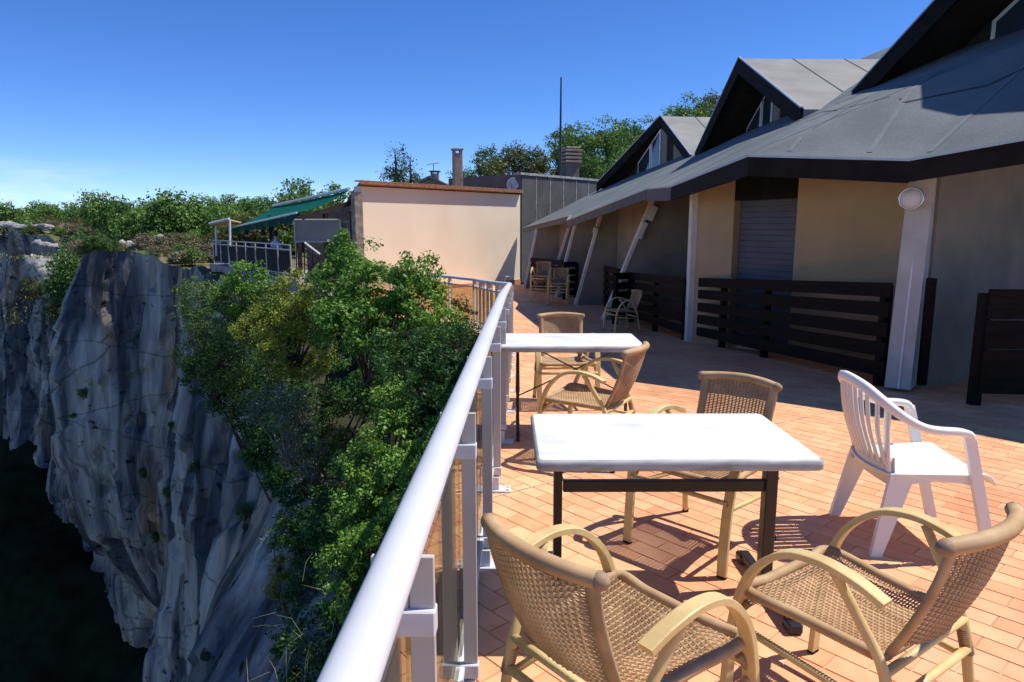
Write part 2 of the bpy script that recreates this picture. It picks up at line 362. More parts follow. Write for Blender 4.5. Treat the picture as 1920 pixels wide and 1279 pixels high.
def roof_mat():
    m, n, b = new_mat('roofing'); b.inputs['Roughness'].default_value = 0.85; b.inputs['Specular IOR Level'].default_value = 0.2
    t = n.nodes.new('ShaderNodeTexCoord')
    n1 = n.nodes.new('ShaderNodeTexNoise'); n1.inputs['Scale'].default_value = 1.1; n1.inputs['Detail'].default_value = 8
    n2 = n.nodes.new('ShaderNodeTexNoise'); n2.inputs['Scale'].default_value = 55; n2.inputs['Detail'].default_value = 4
    n.links.new(t.outputs['Object'], n1.inputs[0]); n.links.new(t.outputs['Object'], n2.inputs[0])
    c1 = n.nodes.new('ShaderNodeValToRGB'); c1.color_ramp.elements[0].color = (0.12, 0.138, 0.142, 1); c1.color_ramp.elements[1].color = (0.17, 0.19, 0.19, 1)
    c1.color_ramp.elements[0].position = 0.35; c1.color_ramp.elements[1].position = 0.66
    c2 = n.nodes.new('ShaderNodeValToRGB'); c2.color_ramp.elements[0].color = (0.86, 0.86, 0.86, 1); c2.color_ramp.elements[1].color = (1.10, 1.10, 1.10, 1)
    c2.color_ramp.elements[0].position = 0.35; c2.color_ramp.elements[1].position = 0.65
    n.links.new(n1.outputs[0], c1.inputs[0]); n.links.new(n2.outputs[0], c2.inputs[0])
    mx = n.nodes.new('ShaderNodeMixRGB'); mx.blend_type = 'MULTIPLY'; mx.inputs[0].default_value = 1
    n.links.new(c1.outputs[0], mx.inputs[1]); n.links.new(c2.outputs[0], mx.inputs[2]); n.links.new(mx.outputs[0], b.inputs['Base Color'])
    bp = n.nodes.new('ShaderNodeBump'); bp.inputs['Strength'].default_value = 0.3; bp.inputs['Distance'].default_value = 0.01
    n.links.new(n2.outputs[0], bp.inputs['Height']); n.links.new(bp.outputs[0], b.inputs['Normal'])
roof_mat()
mat('roofing_pale', (0.27, 0.27, 0.255), 0.8, 0.2, col2=(0.21, 0.21, 0.20), scale=1.4, detail=8, bump=0.15, bscale=40)
mat('seam_dark', (0.07, 0.075, 0.08), 0.9, 0.1)
mat('seam_pale', (0.19, 0.205, 0.21), 0.9, 0.1)
def cliff_mat():
    m, n, b = new_mat('cliff_rock'); b.inputs['Roughness'].default_value = 0.92; b.inputs['Specular IOR Level'].default_value = 0.1
    t = n.nodes.new('ShaderNodeTexCoord')
    def nz(stretch, scale, det, lo, hi, ca, cb):
        mp = n.nodes.new('ShaderNodeMapping'); mp.inputs['Scale'].default_value = stretch; n.links.new(t.outputs['Object'], mp.inputs[0])
        x = n.nodes.new('ShaderNodeTexNoise'); x.inputs['Scale'].default_value = scale; x.inputs['Detail'].default_value = det; x.inputs['Distortion'].default_value = 0.4; n.links.new(mp.outputs[0], x.inputs[0])
        r = n.nodes.new('ShaderNodeValToRGB'); r.color_ramp.elements[0].position = lo; r.color_ramp.elements[1].position = hi
        r.color_ramp.elements[0].color = (*ca, 1); r.color_ramp.elements[1].color = (*cb, 1); n.links.new(x.outputs[0], r.inputs[0]); return r.outputs[0], x.outputs[0]
    a, _ = nz((1, 1, 0.10), 0.55, 12, 0.42, 0.58, (0.055, 0.065, 0.08), (0.34, 0.325, 0.30))      # dark water streaks
    o, _ = nz((1, 1, 0.3), 0.26, 9, 0.52, 0.66, (1, 1, 1), (1.0, 0.70, 0.44))                 # ochre patches
    s, sh = nz((1, 1, 0.22), 1.7, 10, 0.34, 0.62, (0.62, 0.62, 0.63), (1.12, 1.12, 1.12))
    k, _ = nz((0.9, 0.9, 1.1), 1.7, 12, 0.31, 0.37, (0.14, 0.15, 0.13), (1, 1, 1))              # pits and cracks
    vm = n.nodes.new('ShaderNodeMapping'); vm.inputs['Rotation'].default_value = (0.5, 0.45, 0); vm.inputs['Scale'].default_value = (0.30, 0.30, 0.95); n.links.new(t.outputs['Object'], vm.inputs[0])
    nd = n.nodes.new('ShaderNodeTexNoise'); nd.inputs['Scale'].default_value = 0.9; nd.inputs['Detail'].default_value = 6; n.links.new(vm.outputs[0], nd.inputs[0])
    vx = n.nodes.new('ShaderNodeMixRGB'); vx.inputs[0].default_value = 0.35; n.links.new(vm.outputs[0], vx.inputs[1]); n.links.new(nd.outputs['Color'], vx.inputs[2])
    vo = n.nodes.new('ShaderNodeTexVoronoi'); vo.feature = 'DISTANCE_TO_EDGE'; vo.inputs['Scale'].default_value = 0.55; n.links.new(vx.outputs[0], vo.inputs[0])
    vr = n.nodes.new('ShaderNodeValToRGB'); vr.color_ramp.elements[0].position = 0.004; vr.color_ramp.elements[1].position = 0.016; vr.color_ramp.elements[0].color = (0.55, 0.54, 0.52, 1); vr.color_ramp.elements[1].color = (1, 1, 1, 1); n.links.new(vo.outputs['Distance'], vr.inputs[0])
    cm_, _ = nz((1, 1, 1), 0.5, 5, 0.50, 0.62, (0, 0, 0), (1, 1, 1)); lt = n.nodes.new('ShaderNodeMixRGB'); lt.blend_type = 'LIGHTEN'; lt.inputs[0].default_value = 1; n.links.new(vr.outputs[0], lt.inputs[1]); n.links.new(cm_, lt.inputs[2])
    cur = a
    for q in (o, s, k, lt.outputs[0]):
        mx = n.nodes.new('ShaderNodeMixRGB'); mx.blend_type = 'MULTIPLY'; mx.inputs[0].default_value = 1
        n.links.new(cur, mx.inputs[1]); n.links.new(q, mx.inputs[2]); cur = mx.outputs[0]
    n.links.new(cur, b.inputs['Base Color'])
    bp = n.nodes.new('ShaderNodeBump'); bp.inputs['Strength'].default_value = 1.0; bp.inputs['Distance'].default_value = 0.4
    n.links.new(sh, bp.inputs['Height']); n.links.new(bp.outputs[0], b.inputs['Normal'])
cliff_mat()

# ================================================================== SETTING: cliff, plateau, gorge
NODES = [(-1.6, -9, -2.9), (-1.6, -1, -2.9), (-1.7, 5, -2.9), (-3.0, 11, -2.9), (-5.8, 17, -2.2), (-9.0, 23, -0.9), (-14.2, 31, -0.2), (-18.5, 36, 0.0),
         (-23.6, 38.5, 0.1), (-23.2, 44, -1.5), (-27.0, 50, -5.0), (-34.5, 57, -3.2), (-42, 63, 0.9), (-50, 65, 1.5), (-62, 63, 1.7), (-92, 60, 1.9), (-150, 70, 2.2)]
INL = [(1, 0), (1, 0), (1, 0), (1, .1), (.9, .4), (.8, .6), (.7, .7), (.6, .8), (.45, .9), (.9, .35), (.7, .7), (.35, .94), (.05, 1), (0, 1), (0, 1), (0, 1), (-.1, 1)]
def resample(A, n):
    A = np.array(A, float); t = np.linspace(0, len(A) - 1, n); i = np.clip(t.astype(int), 0, len(A) - 2); f = (t - i)[:, None]
    g = lambda k: A[np.clip(k, 0, len(A) - 1)]
    p0, p1, p2, p3 = g(i - 1), g(i), g(i + 1), g(i + 2)
    return 0.5 * (2 * p1 + (p2 - p0) * f + (2 * p0 - 5 * p1 + 4 * p2 - p3) * f ** 2 + (3 * p1 - p0 - 3 * p2 + p3) * f ** 3), t
def build_cliff():
    nu, nv = 900, 220
    R, t = resample(NODES, nu)
    d = 75 * np.linspace(0, 1, nv) ** 1.45
    tang = np.gradient(R[:, :2], axis=0); tang /= np.linalg.norm(tang, axis=1)[:, None]
    nrm = np.stack([-tang[:, 1], tang[:, 0]], 1)                   # outward: left of the walking direction
    s = np.concatenate([[0], np.cumsum(np.linalg.norm(np.diff(R[:, :2], axis=0), axis=1))])
    ledge = np.interp(d, [0, 0.5, 2.0, 3.5, 6, 12, 25, 75], [0, 0.5, 1.3, 2.3, 3.2, 4.2, 5.0, 7])
    wall = np.interp(d, [0, 3, 10, 20, 30, 75], [0, 0.5, 2.0, 3.2, 3.0, 4.0])
    tipoff = np.interp(d, [0, 3, 6.5, 11, 16, 20.6, 23, 30, 75], [0, 0.9, 2.3, 2.8, 1.5, -0.9, -3.6, -4.6, -4.3])
    wt = np.exp(-((t - 8) / 0.9) ** 2)
    wl = 1 / (1 + np.exp((t - 4.2) * 3))
    off = wl[:, None] * ledge + (1 - wl)[:, None] * (wt[:, None] * tipoff + (1 - wt)[:, None] * wall)
    S2, D2 = np.meshgrid(s, d, indexing='ij')
    amp = np.interp(t, [0, 3, 4.5, 6, 16], [0.5, 0.9, 1.1, 1.1, 1.15])[:, None]
    fade = np.clip(D2 / 2.5, 0.15, 1)
    n1 = fbm(S2 * 0.11, D2 * 0.03, 1.3, 3) * 3.4
    n2 = (np.abs(fbm(S2 * 0.30, D2 * 0.05, 7.7, 3)) * 2 - 0.25) * 2.0       # sharp flutes
    n3 = fbm(S2 * 0.7, D2 * 0.16, 3.1, 6) * 1.1 + fbm(S2 * 3.0, D2 * 0.5, 8.1, 4) * 0.22
    n4 = np.floor((fbm(S2 * 0.16 + D2 * 0.10, D2 * 0.14 - S2 * 0.09, 9.0, 5) + .5) * 7) / 7 * 1.8 - 0.9
    off = off + (n1 + n2 + n3 + n4) * amp * fade * np.where(wl > 0.6, 0.8, 1)[:, None]
    P = np.zeros((nu, nv, 3))
    P[..., 0] = R[:, 0][:, None] + nrm[:, 0][:, None] * off
    P[..., 1] = R[:, 1][:, None] + nrm[:, 1][:, None] * off
    rimz = R[:, 2] + fbm(s * 0.4, s * 0, 2, 4) * 1.3 * np.interp(t, [0, 4, 5, 16], [0.2, 0.3, 1, 1])
    P[..., 2] = rimz[:, None] - D2
    o = link('cliff_face', grid_mesh('cliff_face', P), 'cliff_rock', None, False)
    struct(o, 'shaded limestone cliff dropping from the terrace into the gorge')
    global CBVH
    from mathutils.bvhtree import BVHTree
    CBVH = BVHTree.FromPolygons([v.co.copy() for v in o.data.vertices], [tuple(p.vertices) for p in o.data.polygons])
    # plateau behind the rim
    I, _ = resample(INL, nu); I /= np.linalg.norm(I, axis=1)[:, None]
    offs = np.array([0, .4, .9, 1.6, 2.5, 4, 6, 9, 13, 18, 25, 35, 50, 75, 110, 160, 240, 360, 600])
    Q = np.zeros((nu, len(offs), 3))
    Q[..., 0] = R[:, 0][:, None] + I[:, 0][:, None] * offs
    Q[..., 1] = R[:, 1][:, None] + I[:, 1][:, None] * offs
    H = plateau_h(Q[..., 0], Q[..., 1])
    k = np.clip(offs / 14, 0, 1); k = k * k * (3 - 2 * k)
    bump = fbm(Q[..., 0] * 0.25, Q[..., 1] * 0.25, 0, 5) * 1.6 * np.clip(offs / 3, 0, 1) * np.interp(t, [0, 4.5, 6, 16], [0, 0, 1, 1])[:, None]
    Q[..., 2] = rimz[:, None] * (1 - k) + H * k + bump
    c = int(np.searchsorted(t, 4.9))
    g = link('plateau_ground', grid_mesh('plateau_ground', Q[c:]), 'heath', None, True)
    struct(g, 'stony heath plateau behind the cliff edge')
    g = link('cliff_ledge', grid_mesh('cliff_ledge', Q[:c + 1]), 'soil', None, True)
    struct(g, 'earth ledge under the shrubs below the terrace')
    global GQ, GBVH; GQ = Q.reshape(-1, 3)
    from mathutils.bvhtree import BVHTree
    me = bpy.data.objects['plateau_ground'].data; GBVH = BVHTree.FromPolygons([v.co.copy() for v in me.vertices], [tuple(p.vertices) for p in me.polygons])
def plateau_h(x, y):
    return np.interp(y, [-50, 22, 34, 60, 150, 300, 700], [-2.9, -2.4, -0.3, 1.6, 3.6, 5.5, 8.0])
build_cliff()
def ground_at(x, y):
    d = (GQ[:, 0] - x) ** 2 + (GQ[:, 1] - y) ** 2; k = np.argpartition(d, 10)[:10]
    return float(GQ[k, 2].max())
def build_gorge():
    xs = np.linspace(-220, 8, 150); ys = np.linspace(-40, 78, 100)
    X, Y = np.meshgrid(xs, ys, indexing='ij')
    Z = np.clip(-17 - 0.70 * (64 - Y), -62, 0) + fbm(X * 0.16, Y * 0.16, 0, 5) * 7 - np.clip(X + 18, 0, 40) * 0.9
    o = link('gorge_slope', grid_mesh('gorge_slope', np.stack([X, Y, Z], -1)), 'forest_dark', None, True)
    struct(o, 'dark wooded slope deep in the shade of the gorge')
build_gorge()

# ------------------------------------------------------------------ terrace floor
def edge_x(y):                                            # outer edge of the terrace
    return np.interp(y, [-5, 10.0, 11.4, 14.3, 15.6, 17, 22], [-0.72, -0.36, -0.52, -0.98, -1.6, -3.6, -4.9])
def inside_terrace(x, y):
    return (x > edge_x(y) + 0.06) and (x < 9.5) and y > -4 and y < 26
slabm = MB(); ys = [-4 + 0.5 * i for i in range(61)]
top = [(edge_x(y), y) for y in ys]
for i in range(len(ys) - 1):
    y0, y1 = ys[i], ys[i + 1]; a, b = edge_x(y0), edge_x(y1)
    z0, z1 = floor_z(y0) - 0.0042, floor_z(y1) - 0.0042
    slabm.add([(a, y0, z0), (12, y0, z0), (12, y1, z1), (b, y1, z1)], [(0, 1, 2, 3)])
terrace = struct(slabm.build('terrace_floor', 'grout'), 'terracotta tiled terrace along the cliff edge')
em = MB()
for i in range(len(ys) - 1):
    y0, y1 = ys[i], ys[i + 1]; a, b = edge_x(y0), edge_x(y1); z0, z1 = floor_z(y0), floor_z(y1)
    em.add([(a - .05, y0, z0 + .004), (a + .07, y0, z0 + .004), (b + .07, y1, z1 + .004), (b - .05, y1, z1 + .004),
            (a - .05, y0, z0 - .07), (b - .05, y1, z1 - .07), (a + .02, y0, z0 - .07), (b + .02, y1, z1 - .07), (a + .02, y0, z0 - 3), (b + .02, y1, z1 - 3)],
           [(0, 1, 2, 3), (0, 3, 5, 4), (4, 5, 7, 6), (6, 7, 9, 8)])
em.build('terrace_edge', 'kerb_tile', terrace)
TA = math.radians(-48.2); TL, TW, TG = 0.222, 0.111, 0.0035
ca, sa = math.cos(TA), math.sin(TA)
tiles = []
for j in range(-330, 330):
    for i in range(-170, 170):
        u = i * TL + (j % 2) * TL / 2 + 0.03; v = j * TW + 0.02
        x = u * ca - v * sa; y = u * sa + v * ca
        if y < -2 or y > 26 or x > 9.3 or x < -9 or not inside_terrace(x, y): continue
        tiles.append((x, y))
def tile_pts(x, y, zf):
    hl, hw, b = TL / 2 - TG / 2, TW / 2 - TG / 2, 0.002
    P = []
    for (l, w_, z) in ((hl, hw, -0.008), (hl - b, hw - b, 0.0)):
        for sx, sy in ((-1, -1), (1, -1), (1, 1), (-1, 1)):
            uu, vv = sx * l, sy * w_; px, py = x + uu * ca - vv * sa, y + uu * sa + vv * ca
            P.append((px, py, zf(py) + z))
    return P
TF = [(4, 5, 6, 7), (0, 1, 5, 4), (1, 2, 6, 5), (2, 3, 7, 6), (3, 0, 4, 7)]
def vis_size(t):
    x, y = t
    if y < 1.9 or y > 5.3 or x < -0.45: return -1
    d = math.hypot(x, y)
    if abs(x) > 0.745 * (y * _c + 1.6 * _s): return -1
    return 1 / (y * y)
order = sorted(range(len(tiles)), key=lambda i: -vis_size(tiles[i]))
near = set(order[:300])
tm = MB().add(tile_pts(0, 0, lambda y: 0.0), TF); tme = bpy.data.meshes.new('tile'); tme.from_pydata(tm.v, [], tm.f); tme.update(); tme.materials.append(M_['tile_single'])
fieldm = MB()
for i, (x, y) in enumerate(tiles):
    jz = random.uniform(-0.0008, 0.0008)
    if i in near:
        o = bpy.data.objects.new('tile', tme); COL.objects.link(o); o.location = (x, y, jz); o.parent = terrace
    else:
        fieldm.add([(a, b, c + jz) for a, b, c in tile_pts(x, y, floor_z)], TF)
stuff(fieldm.build('tile_field', 'tile_field', terrace))
jm = MB()
def jstrip(a, b, wd):
    a = Vector((*a, 0)); b = Vector((*b, 0)); d = (b - a).normalized(); n = Vector((-d.y, d.x, 0)) * wd / 2; k = 12
    for i in range(k):
        p = a.lerp(b, i / k); q = a.lerp(b, (i + 1) / k)
        jm.add([(v.x, v.y, floor_z(v.y) + 0.003) for v in (p - n, q - n, q + n, p + n)], [(0, 1, 2, 3)])
jstrip((-0.5, 3.7), (6, 8.2), 0.011)
jm.build('expansion_joint', 'joint_white', terrace)

# ================================================================== RAILING
def rail_xy(y): return -0.225 + 0.0245 * y + 0.24 * floor_z(y)
RAIL_H = 1.035
rail = empty('terrace_railing', (rail_xy(5), 5, 0)); ROFF = Vector((rail_xy(5), 5, 0))
tag(rail, 'grey post and glass railing with a round white handrail along the cliff edge', 'railing')
def rloc(p): return Vector(p) - ROFF
runs = [(rail_xy(-1.75), -1.75), (rail_xy(5.4), 5.4), (rail_xy(7.8), 7.8), (rail_xy(10.3), 10.3), (-0.76, 14.3), (-1.36, 15.25), (-3.6, 17.0)]
def railpath(h, dx=0.0):
    P = []
    for k in range(len(runs) - 1):
        a, b = Vector((*runs[k], 0)), Vector((*runs[k + 1], 0)); n = max(2, int((b - a).length / 0.4))
        for i in range(n + (k == len(runs) - 2)):
            p = a.lerp(b, i / n); P.append(rloc((p.x + dx, p.y, floor_z(p.y) + h)))
    return P
hp = [(0.0385 * math.cos(2 * PI * k / 18), 0.032 * math.sin(2 * PI * k / 18)) for k in range(18)]
MB().tube(railpath(RAIL_H), 1, prof=hp, up=(0, 0, 1)).build('handrail', 'rail_white', rail, True)
sq = [(-.5, -.5), (.5, -.5), (.5, .5), (-.5, .5)]
MB().tube(railpath(0.895, -.04), 1, prof=[(a * .03, b * .022) for a, b in sq], up=(0, 0, 1)).build('mid_rail', 'post_grey', rail)
MB().tube(railpath(0.135), 1, prof=[(a * .03, b * .022) for a, b in sq], up=(0, 0, 1)).build('bottom_rail', 'collar_grey', rail)
posts = []
k = 0
y = 1.16 - 0.97 * 3
while y < 10.2:
    posts.append((rail_xy(y), y, Vector((0.0245, 1, 0)).normalized())); y += 0.972
for a, b in zip(runs[3:-1], runs[4:]):
    A, B = Vector((*a, 0)), Vector((*b, 0)); n = max(1, round((B - A).length / 1.0))
    for i in range(n): p = A.lerp(B, i / n); posts.append((p.x, p.y, (B - A).normalized()))
B = Vector((*runs[-1], 0)); posts.append((B.x, B.y, (B - Vector((*runs[-2], 0))).normalized()))
def post_meshes():
    out = []
    m = MB(); [m.bbox((sx * 0.034, 0, 0.555), (0.046, 0.012, 0.93), 0.002) for sx in (-1, 1)]; out.append(('post', 'post_grey', m))
    m = MB(); m.bbox((0, 0, 0.895), (0.118, 0.036, 0.05), 0.003); out.append(('collar', 'collar_grey', m))
    m = MB(); m.bbox((0, 0, 0.125), (0.122, 0.036, 0.05), 0.003); out.append(('lower_collar', 'collar_grey', m))
    m = MB(); m.bbox((0.012, 0, 0.05), (0.07, 0.06, 0.085), 0.003); m.bbox((0.03, 0, 0.006), (0.17, 0.1, 0.010), 0.002)
    m.lathe((0.10, 0.02, 0.011), [(0.008, 0), (0.008, 0.008), (0.0, 0.009)], 6); m.lathe((0.10, -0.03, 0.011), [(0.008, 0), (0.008, 0.008), (0.0, 0.009)], 6)
    out.append(('base_plate', 'collar_grey', m))
    m = MB(); m.tube([(0, 0, 0.9), (0, 0, 1.03)], 0.011, 8); out.append(('bracket', 'post_grey', m))
    return out
pm = []
for nm, mt, m in post_meshes():
    me = bpy.data.meshes.new(nm); me.from_pydata(m.v, [], m.f); me.update(); me.materials.append(M_[mt]); pm.append((nm, me))
for (x, y, d) in posts:
    rz = math.atan2(d.y, d.x) - PI / 2
    if d.x < -0.9: rz = math.atan2(d.y, d.x) - PI / 2
    base = None
    for nm, me in pm:
        o = bpy.data.objects.new(nm, me); COL.objects.link(o)
        if base is None: base = o; o.parent = rail; o.location = rloc((x, y, floor_z(y))); o.rotation_euler = (0, 0, rz)
        else: o.parent = base
for (x0, y0, d0), (x1, y1, d1) in zip(posts[:-1], posts[1:]):
    a, b = Vector((x0, y0, 0)), Vector((x1, y1, 0)); d = (b - a).normalized(); a = a + d * 0.035; b = b - d * 0.035
    za, zb = floor_z(a.y), floor_z(b.y); n = Vector((-d.y, d.x, 0)) * 0.006
    MB().slab([rloc((a.x, a.y, za + .15)), rloc((b.x, b.y, zb + .15)), rloc((b.x, b.y, zb + .88)), rloc((a.x, a.y, za + .88))], n).build('glass_panel', 'glass_tint', rail)

# ================================================================== HOTEL
hotel = empty('hotel_building', (6, 12, 0)); HO = Vector((6, 12, 0))
tag(hotel, 'low hotel with grey felt roof, dark gabled dormers and slanting white fins', 'building')
def hb(m): m.v = [tuple(Vector(p) - HO) for p in m.v]; return m
def ev(x, y, Y): p = at(x, y, Y); return p
Em = Vector((6.9, 3.55, 2.66)); E0 = ev(1920, 265, 6.15); E1 = ev(1705, 303, 6.75); E2 = ev(1403, 295, 8.0); E3 = ev(1258, 352, 11.3)
E4 = ev(1213, 356, 13.0); E5 = ev(1063, 414.5, 18.3); E6 = ev(1069, 405, 19.5); E7 = ev(980, 428, 26.9)
EV = [E2, E3, E4, E5, E6, E7]
EYs = [e.y for e in EV]; EXs = [e.x for e in EV]; EZs = [e.z for e in EV]
SL = 0.5
def p1z(x, y): return 2.216 + 0.299 * (x - 3.73) + 0.345 * (y - 6.75)
def p2z(x, y): return float(np.interp(y, EYs, EZs)) + SL * (x - float(np.interp(y, EYs, EXs)))
TOPX = 12.5
def topof(e): return Vector((TOPX, e.y + 0.6, e.z + SL * (TOPX - e.x)))
GL_ = at(1600, 175, 11.5); GB_ = Vector((6.05, 8.3, 3.78)); GR_ = Vector((7.0, 4.3, 3.85)); GN_ = Vector((8.2, 2.6, 3.9))
ROOF = [(E3, E2, GL_), (E2, E1, GB_), (E2, GB_, GL_), (E1, E0, GB_), (E0, Em, GR_), (E0, GR_, GB_), (Em, GN_, GR_),
        (GL_, GB_, Vector((12.5, 8.6, 6.9))), (GL_, Vector((12.5, 8.6, 6.9)), topof(E3)), (GB_, GR_, Vector((12.5, 5.0, 6.6))), (GB_, Vector((12.5, 5.0, 6.6)), Vector((12.5, 8.6, 6.9)))]
for a, b in zip(EV[1:-1], EV[2:]): ROOF += [(a, b, topof(b)), (a, topof(b), topof(a))]
def roofz(x, y):
    best = None
    for a, b, c in ROOF:
        d = (b.y - c.y) * (a.x - c.x) + (c.x - b.x) * (a.y - c.y)
        if abs(d) < 1e-9: continue
        u = ((b.y - c.y) * (x - c.x) + (c.x - b.x) * (y - c.y)) / d; v = ((c.y - a.y) * (x - c.x) + (a.x - c.x) * (y - c.y)) / d
        if u > -.004 and v > -.004 and u + v < 1.004:
            z = u * a.z + v * b.z + (1 - u - v) * c.z
            best = z if best is None else min(best, z)
    return best if best is not None else p2z(x, y)
rm = MB()
for t in ROOF: rm.add(t, [(0, 1, 2)])
roof = hb(rm).build('roof', 'roofing', hotel)
sm = MB(); D = Vector((0.02, 0.02, -0.17))
for t in ROOF[:7]: sm.add([p + D for p in t], [(0, 2, 1)])
for a, b in zip(EV[1:-1], EV[2:]):
    ia, ib = a + Vector((3.2, 0, 3.2 * SL - .17)), b + Vector((3.2, 0, 3.2 * SL - .17))
    sm.add([a + D, ia, ib, b + D], [(0, 1, 2, 3)])
hb(sm).build('soffit', 'soffit', hotel)
def fascia(a, b, h, mt):
    d = (b - a).normalized(); n = Vector((d.y, -d.x, 0)).normalized()
    if n.x > 0.2 and abs(n.x) > abs(n.y): n = -n
    if n.y > 0.3: n = -n
    m = MB().slab([a + Vector((0, 0, .012)), b + Vector((0, 0, .012)), b + Vector((0, 0, -h)), a + Vector((0, 0, -h))], -n * 0.035)
    f = hb(m).build('fascia', mt, hotel)
    up = n * 0.012
    c = MB().slab([a + up + Vector((0, 0, .004)), b + up + Vector((0, 0, .004)), b + up + Vector((0, 0, .028)), a + up + Vector((0, 0, .028))], -n * 0.06)
    hb(c).build('drip_edge', 'drip_metal', hotel)
fascia(Em, E0, .19, 'fascia_dark'); fascia(E0, E1, .19, 'fascia_dark'); fascia(E1, E2, .2, 'fascia_dark'); fascia(E2, E3, .2, 'fascia_dark')
fascia(E3, E4, .2, 'fascia_skylit'); fascia(E4, E5, .17, 'fascia_skylit'); fascia(E5, E6, .15, 'fascia_skylit'); fascia(E6, E7, .16, 'fascia_skylit')
# felt seams: thin overlapping strips lying on the roof
def seam_line(p, q, wd, name, mt, lift):
    p, q = Vector((*p, 0)), Vector((*q, 0)); d = (q - p).normalized(); n = Vector((-d.y, d.x, 0)) * wd / 2; k = max(2, int((q - p).length / .25)); vs = []
    for i in range(k + 1):
        c = p.lerp(q, i / k)
        zc = roofz(c.x, c.y)
        for v in (c - n, c + n):
            zv = roofz(v.x, v.y); vs.append((v.x, v.y, (zv if abs(zv - zc) < .08 else zc) + lift))
    hb(MB().add(vs, [(2 * i, 2 * i + 1, 2 * i + 3, 2 * i + 2) for i in range(k) if abs(vs[2 * i][2] - vs[2 * i + 2][2]) < .3])).build(name, mt, hotel)
for kk in range(15):
    yb = 8.5 + kk * 1.05; x0 = float(np.interp(yb, EYs, EXs)) + .12; seam_line((x0, yb), (x0 + 2.6, yb + .08), .05, 'felt_seam', 'seam_pale', .006)
for kk, (t, ln) in enumerate(((.25, 2.6), (.75, 2.6))):
    b0 = E1.lerp(E2, t); seam_line((b0.x + .1, b0.y + .1), (b0.x + .68 * ln, b0.y + .73 * ln), .05, 'felt_seam', 'seam_pale', .006)
for t in (.02, .3, .6):
    b0 = E1.lerp(Em, t); seam_line((b0.x + .12, b0.y + .06), (b0.x + 1.9, b0.y + 1.2), .05, 'felt_seam', 'seam_pale', .006)
for px0, py0, px1, py1 in ((1490, 228, 1572, 207), (1574, 206, 1690, 188), (1692, 195, 1850, 172), (1852, 168, 1985, 140), (1400, 262, 1488, 232)):
    def onroof(px, py):
        r = ray(px, py); t = 5.0
        while t < 20:
            p = Vector((0, 0, CH)) + r * t
            if p.x > 3.2 and p.y > 7.6 and p.z < roofz(p.x, p.y): break
            t += .02
        return (p.x, p.y)
    pa, pb = onroof(px0, py0), onroof(px1, py1)
    if math.hypot(pa[0] - pb[0], pa[1] - pb[1]) > .4: seam_line(pa, pb, .022, 'felt_lap', 'seam_dark', .009)
# walls
def wall(name, a, b, th, mt, z1=None, zb=None):
    a, b = Vector((*a, 0)), Vector((*b, 0)); d = (b - a).normalized(); n = Vector((-d.y, d.x, 0)) * th; k = 6
    m = MB()
    for i in range(k):
        p, q = a.lerp(b, i / k), a.lerp(b, (i + 1) / k)
        poly = [p, q, q + n, p + n]
        zt = [(roofz(v.x, v.y) - 0.10) if z1 is None else z1 for v in poly]; z0 = [floor_z(v.y) - 0.02 if zb is None else zb for v in poly]
        m.prism([(v.x, v.y) for v in poly], z0, zt)
    return hb(m).build(name, mt, hotel)
Pp, Qq = (3.13, 12.1), (4.78, 8.15)
def lerp2(a, b, t): return (a[0] + (b[0] - a[0]) * t, a[1] + (b[1] - a[1]) * t)
dn = Vector((Qq[0] - Pp[0], Qq[1] - Pp[1], 0)).normalized(); dang = math.atan2(dn.y, dn.x)
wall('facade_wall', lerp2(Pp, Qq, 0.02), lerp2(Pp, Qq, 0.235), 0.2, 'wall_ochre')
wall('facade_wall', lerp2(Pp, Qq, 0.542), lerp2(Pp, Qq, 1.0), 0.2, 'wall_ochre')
c0, c1 = lerp2(Pp, Qq, 0.235), lerp2(Pp, Qq, 0.542)
n_in = Vector((-dn.y, dn.x, 0))
cm = Vector(((c0[0] + c1[0]) / 2, (c0[1] + c1[1]) / 2, 0)) + n_in * 0.14; wd = math.hypot(c1[0] - c0[0], c1[1] - c0[1])
dz0 = floor_z(cm.y)
sh = hb(MB().box((cm.x, cm.y, (dz0 + 2.02) / 2), (wd, 0.03, 2.02 - dz0), dang)).build('shutter_door', 'shutter', hotel)
for k in range(26):
    z = dz0 + 0.06 + k * 0.088
    if z > 1.98: break
    q = cm - n_in * 0.02
    hb(MB().bbox((q.x, q.y, z), (wd - .04, 0.014, 0.08), 0.004, dang)).build('slat', 'shutter', sh).matrix_parent_inverse = Matrix()
q = cm - n_in * 0.06
hb(MB().box((q.x, q.y, 2.35), (wd, 0.16, 0.66), dang)).build('shutter_box', 'fascia_dark', hotel)
# vertical white edge where the near bay meets the next
hb(MB().prism([(3.07, 12.02), (3.17, 12.02), (3.17, 12.22), (3.07, 12.22)], floor_z(12.1) - .02, roofz(3.1, 12.1) - 0.14)).build('corner_post', 'edge_white', hotel)
wall('inner_wall', (4.0, 12.35), (4.3, 15.9), 0.15, 'wall_render'); wall('inner_wall', (3.2, 12.25), (4.0, 12.45), 0.12, 'wall_render')
